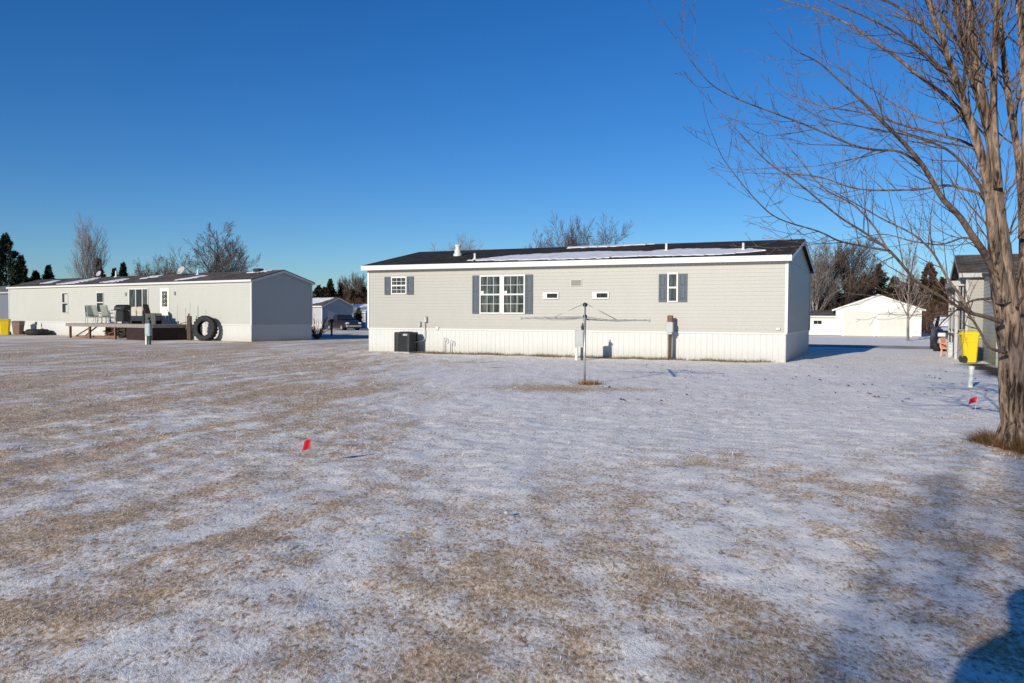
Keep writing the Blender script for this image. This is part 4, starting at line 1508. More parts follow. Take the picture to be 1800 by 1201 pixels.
def far_tree(name, label, base, H, style, seed, wscale=1.0, bark=None, rz=0.0, group=None):
    root = empty(name, base, rz, label, 'tree', group)
    tr, cr = bare_tree_meshes(seed, H, style)
    for mb in (tr, cr):
        mb.v = [(x * wscale, y * wscale, z) for x, y, z in mb.v]
    zmax = max(max(p[2] for p in tr.v), max(p[2] for p in cr.v))
    k = H / zmax
    for mb in (tr, cr):
        mb.v = [(x, y, z * k if z > 0 else z) for x, y, z in mb.v]
    tr.build('trunk', bark or FAR_BARK, root, True)
    cr.build('crown', bark or FAR_BARK, root, True)
    return root


CON_CACHE = {}


def conifer_mesh(kind, seed, H=8.0, W=3.6, shape=1.0):
    rng = np.random.default_rng(seed)
    # boughs of needles: each bough is a drooping line thick with small leaf faces
    nb, per = 130, 85
    tb = np.clip((np.arange(nb) + rng.uniform(0, 1, nb)) / nb, 0.02, 1.0) ** 1.15
    azb = np.arange(nb) * 2.39996 + rng.normal(0, 0.5, nb)
    prof = (1 - tb) ** 0.8 * shape + (1 - shape) * np.sin(PI * np.clip(tb * 0.9 + 0.1, 0, 1))
    Lb = W / 2 * np.maximum(prof, 0.05) * rng.uniform(0.55, 1.22, nb)
    zb = H * (0.06 + 0.90 * tb)
    u = np.sqrt(rng.uniform(0.0, 1, (nb, per)))
    rad = Lb[:, None] * u
    sprd = 0.07 * H / 8 + 0.10 * Lb[:, None] * (1 - 0.5 * u)
    az = azb[:, None] + rng.normal(0, 1, (nb, per)) * 0.16
    z = zb[:, None] + rad * 0.28 - 0.22 * rad * u + rng.normal(0, 1, (nb, per)) * sprd
    c = np.stack([rad * np.cos(az) + rng.normal(0, 1, (nb, per)) * sprd * .6, rad * np.sin(az) + rng.normal(0, 1, (nb, per)) * sprd * .6, np.maximum(z, 0.1)], -1).reshape(-1, 3)
    az, z, u = az.ravel(), z.ravel(), u.ravel()
    n = nb * per
    sz = rng.uniform(0.08, 0.24, n) * (H / 8.0) ** 0.5
    out = np.stack([np.cos(az), np.sin(az), rng.uniform(-0.1, 1.1, n)], -1)
    out /= np.linalg.norm(out, axis=1)[:, None]
    rnd = rng.normal(0, 1, (n, 3))
    s = np.cross(out, rnd)
    s /= np.linalg.norm(s, axis=1)[:, None] + 1e-9
    a = c - s * sz[:, None] * 0.4
    b = c + s * sz[:, None] * 0.4
    tip = c + out * sz[:, None] * 1.4
    co = np.stack([a, b, tip], 1).reshape(-1, 3)
    pal = {'green': ((0.010, 0.016, 0.011), (0.040, 0.055, 0.034)), 'bronze': ((0.020, 0.014, 0.009), (0.105, 0.064, 0.037)), 'olive': ((0.05, 0.05, 0.015), (0.20, 0.19, 0.06))}[kind]
    m = (0.35 * rng.uniform(0, 1, n) + 0.65 * vnoise(az * 2.2, z * 1.4, seed + 9))[:, None]
    col = np.array(pal[0]) * (1 - m) + np.array(pal[1]) * m
    return co, np.repeat(col, 3, 0)


CONM = mat_attr('conifer_needles', 0.9)
CON_TRUNK = mat_bark('conifer_bark', (0.03, 0.02, 0.015), (0.12, 0.08, 0.06), 8.0, (1, 1, 0.3), 0.3, 0.01)


def conifer(label, base, H, W, kind, seed, shape=1.0, group=None, name='conifer_tree'):
    root = empty(name, base, seed * 1.3, label, 'tree', group)
    co, col = conifer_mesh(kind, seed, H, W, shape)
    raw_mesh('crown', co, 3, CONM, col, root)
    t = MB(); t.tube([(0, 0, -0.1), (0.02, 0, H * 0.5), (0, 0, H * 0.96)], [0.16, 0.09, 0.015], 7); t.build('trunk', CON_TRUNK, root, True)
    return root


def build_tree_behind():
    d = V((math.sin(SUN_AZ), math.cos(SUN_AZ), 0))
    b = V((4.85, 7.6, 0)) - d * 26.5
    far_tree('bare_tree', 'tall bare tree whose soft shadow crosses the lawn at the right foreground', b, 11.0, 'leader', 63, 0.42)


def treetop(px, py_top, D):
    p = at(px, 560, D)
    return V((p.x, p.y, 0)), at(px, py_top, D).z


def build_far_trees():
    # left, behind the long white home
    b, h = treetop(12, 408, 92); conifer('tall dark conifer at the far left edge', b, h, 5.4, 'green', 3, 0.75)
    b, h = treetop(38, 446, 96); conifer('shorter dark conifer just right of the tall one at the left edge', b, h, 3.0, 'green', 5, 0.8)
    b, h = treetop(63, 474, 98); conifer('low dark conifer left of the tall columnar bare tree', b, h, 3.4, 'green', 8, 0.6)
    b, h = treetop(86, 464, 98); conifer('pointed small dark conifer between the left edge conifers and the columnar bare tree', b, h, 2.6, 'green', 9, 0.8)
    b, h = treetop(175, 452, 94); conifer('small bronze conifer at the foot of the columnar bare tree', b, h, 2.0, 'bronze', 12, 0.6)
    b, h = treetop(202, 470, 95); conifer('squat dark conifer behind the white roof pipe of the long white home', b, h, 1.9, 'green', 13, 0.5)
    b, h = treetop(217, 459, 97); conifer('dark conifer right of the columnar bare tree behind the long white home', b, h, 1.9, 'green', 14, 0.7)
    b, h = treetop(160, 371, 90); far_tree('bare_tree', 'tall columnar bare tree with pale upright stems behind the long white home', b, h, 'column', 21, 0.5, PALE_BARK)
    b, h = treetop(265, 445, 92); far_tree('bare_tree', 'small thin bare tree left of the big bare tree behind the long white home', b, h, 'vase', 22, 0.55)
    b, h = treetop(306, 440, 92); far_tree('bare_tree', 'bushy bare tree tucked against the left of the big bare tree behind the dish', b, h, 'vase', 23, 0.7)
    b, h = treetop(366, 382, 82); far_tree('bare_tree', 'big spreading bare tree behind the right end of the long white home', b, h, 'leader', 24, 1.0)
    b, h = treetop(398, 412, 84); far_tree('bare_tree', 'lower bare tree right of the big spreading one behind the long white home', b, h, 'vase', 25, 0.62)
    # behind the taupe home
    b, h = treetop(986, 374, 72); far_tree('bare_tree', 'left one of two rounded bare trees above the roof ridge of the taupe home', b, h, 'vase', 31, 0.58)
    b, h = treetop(1040, 372, 73); far_tree('bare_tree', 'right one of two rounded bare trees above the roof ridge of the taupe home', b, h, 'vase', 32, 0.60)
    b, h = treetop(812, 404, 100); far_tree('bare_tree', 'faint distant bare tree showing beside the white roof chimney of the taupe home', b, h, 'vase', 33, 0.62, PALE_BARK)
    # gap between the homes
    for i, (px, py, w, k, lab) in enumerate(((560, 500, 4.2, 'green', 'broad dark conifer just right of the long white home'), (581, 489, 2.6, 'green', 'pointed dark conifer behind the small grey home'), (600, 497, 2.6, 'green', 'dark conifer right of the pointed one behind the small grey home'), (571, 503, 3.5, 'bronze', 'brown conifer between the dark ones behind the small grey home'), (622, 508, 4.2, 'bronze', 'low brown conifer in the gap left of the taupe home'), (640, 503, 4.2, 'bronze', 'brown conifer hard against the left end of the taupe home'))):
        b, h = treetop(px, py, 124 + 2 * (i % 3)); conifer(lab, b, h, w, k, 51 + i, 0.6)
    b, h = treetop(612, 482, 128); far_tree('bare_tree', 'thin bare tree right of the dark conifers in the gap between the homes', b, h, 'column', 34, 0.8)
    b, h = treetop(634, 476, 128); far_tree('bare_tree', 'thin bare tree beside the left eave of the taupe home', b, h, 'column', 35, 0.9)
    b, h = treetop(630, 540, 92); conifer('narrow yellow green evergreen shrub in the gap left of the taupe home', b, h, 0.8, 'olive', 61, 0.3, name='evergreen_shrub')
    # right, behind the garage
    b, h = treetop(1440, 416, 76); far_tree('bare_tree', 'pale trunked bare tree beside the right end of the taupe home', b, h, 'column', 41, 1.1, PALE_BARK)
    b, h = treetop(1476, 412, 80); far_tree('bare_tree', 'dense bare tree left of the brown conifers behind the white garage', b, h, 'column', 42, 1.2)
    b, h = treetop(1502, 440, 82); far_tree('bare_tree', 'lower bare tree between the dense bare tree and the first brown conifer', b, h, 'vase', 43, 0.6)
    b, h = treetop(1597, 408, 53.0); far_tree('bare_tree', 'slim leafless young tree standing in front of the white garage', V((b.x, b.y, 0)), h, 'leader', 44, 0.42, PALE_BARK)
    spec = ((1430, 500, 3.4), (1462, 492, 4.0), (1496, 484, 4.2), (1518, 478, 4.0), (1543, 462, 3.6), (1572, 484, 4.0), (1600, 482, 4.0), (1632, 459, 4.0), (1656, 486, 3.6), (1676, 500, 3.6))
    labs = ('brown conifer nearest the right end of the taupe home', 'brown conifer above the low white shed', 'brown conifer above the left eave of the white garage', 'brown conifer left of the pointed one over the garage peak', 'pointed brown conifer right over the garage peak', 'brown conifer right of the garage peak', 'brown conifer behind the slim young tree', 'tall pointed brown conifer above the right eave of the white garage', 'brown conifer just right of the white garage', 'brown conifer beside the porch of the beige home')
    for i, (px, py, w) in enumerate(spec):
        b, h = treetop(px, py, 84 + (i * 37 % 5)); conifer(labs[i], b, h, w, 'bronze', 71 + i, 0.7)
    # brush that reads as one brown mass
    rng = random.Random(5)
    for (pa, pb, D, ht, lab) in ((1420, 1690, 80, 3.6, 'brown leafless brush filling in behind the white garage'), (552, 650, 120, 4.2, 'red brown leafless brush behind the small grey home'), (-20, 130, 96, 4.0, 'dark brush behind the far left mobile home')):
        mb = MB()
        for k in range(420):
            px = rng.uniform(pa, pb)
            b = at(px, 560, D + rng.uniform(-4, 4)); b.z = -0.05
            twig(mb, rng, b, V((rng.gauss(0, .35), rng.gauss(0, .35), 1)), ht * rng.uniform(0.45, 1.05), 0.03, 1, 4, 0.1, 0.2, minr=0.010, spread=(20, 45), kid_gap=0.45, kid_len=0.5)
        o = mb.build('brush', mat_bark('brush_twigs', (0.05, 0.032, 0.022), (0.17, 0.105, 0.066), 4.0, (1, 1, .4), 0.1, .01) if 'brush_twigs' not in MATS else MATS['brush_twigs'])
        tag(o, lab, 'brush', kind='stuff')
    # distant belt of woods all round the horizon so that no bare horizon shows
    rngn = np.random.default_rng(77)
    n = 26000
    an = rngn.uniform(R(-60), R(60), n)
    rr = rngn.uniform(230, 300, n)
    x, y = np.sin(an) * rr, np.cos(an) * rr
    top = 4.0 + 5.0 * fbm(an * 40, rr * 0.02, 7, 3)
    z = rngn.uniform(0, 1, n) ** 0.8 * top
    sz = rngn.uniform(0.6, 1.6, n)
    t = rngn.uniform(0, 2 * PI, n)
    co = np.stack([np.stack([x - sz * .4, y, z], -1), np.stack([x + sz * .4, y, z], -1), np.stack([x + np.cos(t) * .4, y + np.sin(t) * .4, z + sz * 1.3], -1)], 1).reshape(-1, 3)
    m = rngn.uniform(0, 1, n)[:, None]
    col = np.array([0.045, 0.034, 0.028]) * (1 - m) + np.array([0.13, 0.095, 0.075]) * m
    o = raw_mesh('distant_woods', co, 3, CONM, np.repeat(col, 3, 0))
    tag(o, 'low brown line of distant woods along the horizon', 'woods', kind='stuff')
    # shrub at the back corner of the long white home
    b = at(557, 560, 50.5); b.z = 0
    mb = MB()
    for k in range(46):
        an_ = rng.uniform(0, 2 * PI)
        twig(mb, rng, V((0.1 * math.cos(an_), 0.1 * math.sin(an_), 0)), V((0.5 * math.cos(an_), 0.5 * math.sin(an_), 1)), rng.uniform(0.7, 1.6), 0.016, 1, 4, 0.1, 0.2, minr=0.006, spread=(20, 45), kid_gap=0.25, kid_len=0.45)
    sroot = empty('shrub', b, 0, 'dark twiggy shrub at the back right corner of the long white home', 'shrub')
    mb.build('twigs', MATS['brush_twigs'], sroot, True)


# ------------------------------------------------------------------ things on the lots
def build_ac():
    p = frame(HN) @ V((along(HN, 714, -0.62), -0.62, 0))
    root = empty('air_conditioner', (p.x, p.y, 0), R(-25), 'dark grey air conditioning unit standing against the white skirting', 'air conditioner')
    pd = MB(); pd.rbox(-0.38, 0.38, -0.38, 0.38, -0.03, 0.06, 0.02); pd.build('pad', mat('concrete_pad', (0.36, 0.35, 0.33), 0.9, 0.15, 8.0), root)
    w, z0, z1, r = 0.31, 0.06, 0.84, 0.06
    b = MB()
    b.rbox(-w + 0.03, w - 0.03, -w + 0.03, w - 0.03, z0, z1 - 0.03, 0.05)
    b.build('coil', BLACKP, root)
    for sx, sy in ((-1, -1), (1, -1), (1, 1), (-1, 1)):
        c = MB(); c.box(sx * w - 0.035, sx * w + 0.035, sy * w - 0.035, sy * w + 0.035, z0, z1 - 0.061)
        c.build('corner_post', DARKM, root)
    g = MB()
    for k in range(22):
        z = z0 + 0.04 + k * 0.033
        for (x0, x1, y0, y1) in ((-w + .035, w - .035, -w - .012, -w + .004), (-w + .035, w - .035, w - .004, w + .012), (-w - .012, -w + .004, -w + .035, w - .035), (w - .004, w + .012, -w + .035, w - .035)):
            g.box(x0, x1, y0, y1, z, z + 0.013)
    for k in range(7):
        u = -w + 0.08 + k * (2 * w - 0.16) / 6
        g.box(u - 0.006, u + 0.006, -w - 0.02, -w - 0.0125, z0 + .02, z1 - 0.07)
    g.build('louvre_grille', DARKM, root)
    t = MB(); t.rbox(-w - 0.045, w + 0.045, -w - 0.045, w + 0.045, z1 - 0.06, z1, 0.03); t.build('top_cover', DARKM, root)
    f = MB()
    for k in range(5):
        rr = 0.06 + k * 0.045
        f.lathe([(rr - .006, z1 + .006), (rr + .006, z1 + .006), (rr + .006, z1 + .018), (rr - .006, z1 + .018)], 24, None, True)
    for k in range(6):
        a = PI * k / 6
        f.bar((-0.25 * math.cos(a), -0.25 * math.sin(a), z1 + .01), (0.25 * math.cos(a), 0.25 * math.sin(a), z1 + .01), 0.01)
    f.build('fan_guard', DARKM, root)
    l = MB(); l.box(w - 0.25, w - 0.05, -w - 0.026, -w - 0.021, 0.70, 0.78); l.build('label_plate', GREYM, root)
    return root


def pedestal(name, label, p, rz, box_m, post_m, post2_m, H=1.28):
    """utility pedestal: box on two legs with a meter on top"""
    root = empty(name, p, rz, label, 'meter box')
    b = MB(); b.rbox(-0.16, 0.16, -0.09, 0.09, 0.44, 1.04, 0.025)
    box = b.build('box', box_m, root)
    d = MB(); d.rbox(-0.13, 0.13, -0.105, -0.0905, 0.52, 0.98, 0.012); d.build('box_door', box_m, box)
    l1 = MB(); l1.rbox(-0.155, -0.05, -0.07, 0.05, -0.1, 0.44, 0.015); l1.build('leg', post_m, root)
    l2 = MB(); l2.rbox(0.04, 0.12, -0.05, 0.06, -0.1, 0.44, 0.015); l2.build('leg', post2_m, root)
    m = MB()
    m.rbox(0.06, 0.15, -0.06, 0.06, 1.0405, 1.20, 0.02)
    m.lathe([(0.055, 0.0), (0.06, 0.05), (0.05, 0.10), (0.0, 0.11)], 14, Matrix.Translation((0.105, -0.06, H - 0.13)) @ Matrix.Rotation(PI / 2, 4, 'X'))
    m.tube([(0.105, 0.0, 1.19), (0.105, 0.0, H)], 0.025, 8)
    m.build('meter', DARKM, root)
    return root


def build_pedestals():
    p = gnd(1018.5, 633); pedestal('meter_box', 'grey electric meter box on two legs beside the clothes line', (p.x, p.y, 0), R(-12), GREYM, WHITE, DARKM)
    p = gnd(261, 606)
    pedestal('meter_box', 'grey green meter box on a dark green leg in front of the wooden deck', (p.x, p.y, 0), R(-20), mat('grey_green_box', (0.36, 0.41, 0.40), 0.5, 0.08), WHITE, mat('dark_green_post', (0.02, 0.075, 0.05), 0.5, 0.1), 1.42)
    # rusty post with an orange-brown head and a grey box
    p = gnd(1177.5, 633)
    root = empty('utility_post', (p.x, p.y, 0), R(-20), 'rusty brown utility post with a grey box in front of the taupe wall', 'utility post')
    a = MB(); a.rbox(-0.055, 0.055, -0.05, 0.05, -0.15, 1.56, 0.01); a.build('post', RUST, root)
    h = MB(); h.rbox(-0.095, 0.095, -0.085, 0.075, 1.33, 1.555, 0.02); h.build('post_head', mat('orange_brown_paint', (0.15, 0.070, 0.045), 0.65, 0.25, 8.0), root)
    b = MB(); b.rbox(-0.14, 0.12, -0.14, -0.051, 0.98, 1.33, 0.03); b.rbox(-0.10, 0.08, -0.12, -0.052, 0.90, 0.98, 0.015)
    b.build('box', GREYM, root)
    c = MB(); c.tube([(-0.075, -0.07, 0.92), (-0.075, -0.07, -0.1)], 0.02, 8); c.build('conduit', GREYM, root, True)


def build_clothesline():
    p = gnd(1027.4, 675)
    root = empty('clothes_line', (p.x, p.y, 0), 0, 'rotary clothes line pole with four spread arms on the snowy lawn', 'clothes line')
    H = 1.80
    m = MB()
    m.tube([(0, 0, -0.1), (0, 0, 1.47)], 0.024, 12)
    m.tube([(0, 0, 1.47), (0.004, 0, H)], 0.018, 12)
    m.build('pole', GALV, root, True)
    s = MB(); s.lathe([(0.03, 1.44), (0.045, 1.45), (0.045, 1.53), (0.03, 1.54)], 12)
    s.build('hub', DARKM, root)
    s = MB(); s.lathe([(0.02, 1.72), (0.05, 1.73), (0.05, 1.79), (0.02, 1.81)], 12)
    s.build('cap', DARKM, root)
    Rr = 1.42
    angs = [R(-6), R(84), R(174), R(264)]
    ends = []
    for k, a in enumerate(angs):
        d = V((math.cos(a), math.sin(a), 0))
        zr = {0: 1.435, 1: 1.47, 2: 1.50, 3: 1.47}[k]
        drop = {0: -0.015, 1: 0.02, 2: -0.05, 3: -0.03}[k]
        e = d * Rr + V((0, 0, zr + drop))
        b = MB()
        b.bar(d * 0.03 + V((0, 0, zr)), e, 0.030, 0.034)
        b.box(-0.02, 0.02, -0.02, 0.02, -0.03, 0.03, Matrix.Translation(e))
        arm = b.build('arm', mat('dull_alloy', (0.30, 0.295, 0.29), 0.55, 0.1, 5.0), root)
        st = MB()
        st.tube([V((0, 0, 1.775)) + d * 0.04, d * (Rr * 0.48) + V((0, 0, zr + drop * .5 + 0.012))], 0.011 if k in (0, 3) else 0.007, 6)
        st.build('stay', GALV, arm, True)
        ends.append((d, zr, drop))
    ln = MB()
    for f in (0.35, 0.5, 0.65, 0.8, 0.95):
        P = [d * (Rr * f) + V((0, 0, z + dr * f + 0.02)) for d, z, dr in ends]
        for i in range(4):
            a, b = P[i], P[(i + 1) % 4]
            pts = [a.lerp(b, t / 6) - V((0, 0, 0.05 * math.sin(PI * t / 6))) for t in range(7)]
            ln.tube(pts, 0.0032, 4, False)
    ln.build('cord', mat('washing_cord', (0.30, 0.29, 0.28), 0.8, 0.1), root)
    return root


def flag(label, p, H, w, h, lean, rz):
    root = empty('marker_flag', (p.x, p.y, 0), rz, label, 'marker flag')
    m = MB(); m.tube([(0, 0, -0.05), (lean * 0.5, 0, H * 0.55), (lean, 0, H)], 0.0022, 6); m.build('wire', GALV, root)
    f = MB()
    nx, nz = 8, 5
    vs = []
    for i in range(nx + 1):
        for j in range(nz + 1):
            x = -i / nx * w
            z = H - h + j / nz * h - 0.035 * (i / nx) ** 1.3 + (0.03 if False else 0)
            y = 0.016 * math.sin(i / nx * 5.0 + 0.5 * j / nz)
            vs.append((lean * (0.5 + 0.5 * j / nz) + x, y, z - 0.25 * x * -0.0))
    fs = []
    for i in range(nx):
        for j in range(nz):
            a = i * (nz + 1) + j
            fs.append((a, a + nz + 1, a + nz + 2, a + 1))
    f.add(vs, fs)
    f.build('flag', mat('red_vinyl_flag', (0.48, 0.014, 0.026), 0.6, 0.15, 10.0), root, True)
    return root


def wheelie_bin(label, p, rz, body_m, hh=1.08, group=None):
    root = empty('wheeled_bin', p, rz, label, 'bin', group)
    b = MB()

    def ring(z, wx, y0, y1, r=0.05):
        return [(-wx + r, y0, z), (wx - r, y0, z), (wx, y0 + r, z), (wx, y1 - r, z), (wx - r, y1, z), (-wx + r, y1, z), (-wx, y1 - r, z), (-wx, y0 + r, z)]
    b.loft([ring(0.03, 0.235, -0.24, 0.22), ring(0.10, 0.25, -0.26, 0.25), ring(hh * 0.62, 0.285, -0.31, 0.33), ring(hh * 0.64, 0.297, -0.322, 0.34), ring(hh * 0.86, 0.305, -0.335, 0.36), ring(hh * 0.865, 0.325, -0.36, 0.385), ring(hh * 0.90, 0.328, -0.365, 0.39)])
    b.build('body', body_m, root)
    l = MB()
    l.loft([ring(hh * 0.9 + .002, 0.338, -0.385, 0.40, 0.07), ring(hh * 0.93, 0.335, -0.38, 0.40, 0.07), ring(hh * 0.975, 0.27, -0.28, 0.36, 0.08), ring(hh * 0.985, 0.15, -0.12, 0.25, 0.06)])
    l.build('lid', body_m, root)
    hd = MB(); hd.tube([(-0.26, 0.385, hh * 0.88), (-0.26, 0.47, hh * 0.9), (0.26, 0.47, hh * 0.9), (0.26, 0.385, hh * 0.88)], 0.018, 8); hd.build('handle', body_m, root, True)
    for sx in (-1, 1):
        w = MB()
        M = Matrix.Translation((sx * 0.285, 0.25, 0.125)) @ Matrix.Rotation(PI / 2, 4, 'Y')
        w.lathe([(0.05, -0.03), (0.115, -0.03), (0.125, -0.015), (0.125, 0.015), (0.115, 0.03), (0.05, 0.03), (0.05, 0.02)], 18, M)
        w.build('wheel', BLACKP, root)
    return root


def car(label, p, rz, paint, kind='suv', snowy=True):
    """front looks along local -y"""
    root = empty('parked_car', p, rz, label, 'car')
    gl = MATS.get('car_glass') or mat('car_glass', (0.02, 0.025, 0.03), 0.08, 0.1, spec=0.6)
    Lf, Lb = -2.25, 2.25
    # lower body: stations along y -> (half width, z bottom, z top)
    st = [(-2.25, 0.74, 0.42, 0.72), (-2.15, 0.84, 0.32, 0.92), (-1.7, 0.90, 0.28, 1.02), (-0.85, 0.92, 0.28, 1.08), (0.3, 0.93, 0.28, 1.10), (1.6, 0.92, 0.28, 1.10), (2.1, 0.88, 0.32, 1.06), (2.25, 0.80, 0.45, 0.95)]

    def sec(y, w, z0, z1):
        return [(-w * .92, y, z0), (w * .92, y, z0), (w, y, z0 + .12), (w, y, z1 - .16), (w * .94, y, z1 - .03), (w * .80, y, z1), (-w * .80, y, z1), (-w * .94, y, z1 - .03), (-w, y, z1 - .16), (-w, y, z0 + .12)]
    b = MB(); b.loft([sec(*s) for s in st])
    body = smooth_by_angle(b.build('body', paint, root), 40)
    c = MB()
    cab = [(-0.95, 0.80, 1.05, 1.09), (-0.25, 0.72, 1.05, 1.58), (0.4, 0.72, 1.05, 1.64), (1.6, 0.70, 1.05, 1.60), (2.05, 0.76, 1.02, 1.12)]
    if kind == 'pickup':
        cab = [(-0.95, 0.80, 1.05, 1.09), (-0.3, 0.72, 1.05, 1.58), (0.3, 0.72, 1.05, 1.62), (0.75, 0.72, 1.05, 1.56), (0.95, 0.76, 1.02, 1.10)]

    def csec(y, w, z0, z1):
        wb = 0.86
        return [(-wb, y, z0), (wb, y, z0), (w + .03, y, max(z0, z1 - .06)), (w - .06, y, z1), (-w + .06, y, z1), (-w - .03, y, max(z0, z1 - .06))]
    c.loft([csec(*s) for s in cab])
    smooth_by_angle(c.build('cabin', paint, root), 40)
    # glass: windscreen, rear and side lights sit 4 mm proud
    w = MB()
    w.quad((-0.74, -0.93, 1.125), (0.74, -0.93, 1.125), (0.64, -0.30, 1.565), (-0.64, -0.30, 1.565))
    ws = w.build('windscreen', SNOW if snowy else gl, root)
    ws.location = (0, -0.03, 0.012)
    for sx in (-1, 1):
        s = MB()
        ye = 1.55 if kind == 'suv' else 0.7
        s.add([(sx * .87, -0.6, 1.13), (sx * .87, ye, 1.13), (sx * .765, ye - .12, 1.50), (sx * .765, -0.15, 1.50)], [(0, 1, 2, 3)])
        s.build('side_window', gl, root).location = (sx * 0.012, 0, 0)
        m = MB(); m.rbox(sx * 1.0 - .1, sx * 1.0 + .1, -0.62, -0.5, 1.10, 1.26, .03); m.build('mirror', paint, root)
        h = MB(); h.rbox(sx * .66 - .16, sx * .66 + .16, -2.275, -2.17, 0.70, 0.86, .03); h.build('headlight', mat('headlight_lens', (0.62, 0.63, 0.64), 0.15, 0.1, spec=.6), root)
        t = MB(); t.rbox(sx * .72 - .1, sx * .72 + .1, 2.19, 2.27, 0.72, 0.98, .03); t.build('tail_light', mat('tail_light_red', (0.30, 0.012, 0.012), 0.25, 0.1), root)
        for yy in (-1.38, 1.38):
            M = Matrix.Translation((sx * 0.83, yy, 0.34)) @ Matrix.Rotation(PI / 2, 4, 'Y')
            ty = MB(); ty.lathe([(0.20, -0.11), (0.30, -0.12), (0.34, -0.09), (0.345, 0), (0.34, 0.09), (0.30, 0.12), (0.20, 0.11)], 24, M, True)
            tyo = ty.build('wheel', RUBBER, root, True)
            ri = MB(); ri.lathe([(0.0, 0.08 * sx), (0.06, 0.10 * sx), (0.19, 0.085 * sx), (0.205, 0.10 * sx), (0.205, -0.05 * sx), (0.0, -0.05 * sx)], 20, M); ri.build('rim', GALV, tyo)
    g = MB(); g.rbox(-0.46, 0.46, -2.285, -2.2, 0.68, 0.84, .02)
    gr = g.build('grille', DARKM, root)
    bp = MB(); bp.rbox(-0.82, 0.82, -2.34, -2.16, 0.40, 0.58, .05); bp.build('bumper', mat('bumper_grey', (0.30, 0.31, 0.33), 0.4, 0.1), root)
    rb = MB(); rb.rbox(-0.80, 0.80, 2.17, 2.33, 0.42, 0.60, .05); rb.build('bumper', MATS['bumper_grey'], root)
    if snowy:
        hs = MB(); hs.loft([[(-.6, -2.05, .965), (.6, -2.05, .965), (.66, -1.15, 1.075), (-.66, -1.15, 1.075)], [(-.5, -1.95, .995), (.5, -1.95, .995), (.56, -1.25, 1.10), (-.56, -1.25, 1.10)]])
        hs.build('hood_frost', SNOW, root)
    return root


def build_tractor_tyre():
    M0 = frame(HL)
    u = along(HL, 361.5, -0.6)
    p = M0 @ V((u, -0.62, 0))
    d = math.atan2(p.x, p.y)
    root = empty('tractor_tyre', p, 0, 'large black tractor tyre standing against the white skirting', 'tyre')
    Ro, Ri, w = 0.73, 0.42, 0.40
    # axle direction mostly toward the lawn, turned to the right so that the tread shows on the left
    ax = Matrix.Rotation(-d - R(36), 4, 'Z') @ Matrix.Rotation(R(90), 4, 'X')
    M = Matrix.Translation((0, 0, Ro - 0.03)) @ Matrix.Rotation(R(-6), 4, 'X') @ ax
    t = MB()
    prof = [(Ri, -w * .36), (Ri + .05, -w * .44), (Ro - .16, -w * .5), (Ro - .06, -w * .47), (Ro - .03, -w * .40), (Ro - .03, w * .40), (Ro - .06, w * .47), (Ro - .16, w * .5), (Ri + .05, w * .44), (Ri, w * .36), (Ri + .03, w * .30), (Ro - .11, w * .36), (Ro - .09, 0), (Ro - .11, -w * .36), (Ri + .03, -w * .30)]
    t.lathe(prof, 44, M, True)
    body = smooth_by_angle(t.build('carcass', RUBBER, root), 50)
    lg = MB()
    for k in range(22):
        for s in (-1, 1):
            a0 = 2 * PI * (k + (0.5 if s > 0 else 0)) / 22
            a1 = a0 + 0.20
            def P(a, r, z):
                return (r * math.cos(a), r * math.sin(a), z)
            h = 0.075
            lg.loft([[P(a0 + h, Ro - .035, s * w * .02), P(a0 - h * .3, Ro - .035, s * w * .02), P(a0 - h * .3, Ro + .012, s * w * .02), P(a0 + h, Ro + .012, s * w * .02)],
                     [P(a1 + h, Ro - .05, s * w * .49), P(a1 - h * .3, Ro - .05, s * w * .49), P(a1 - h * .3, Ro + .0, s * w * .47), P(a1 + h, Ro + .0, s * w * .47)]], True, True, M)
    lg.build('tread_lugs', RUBBER, body)
    return root


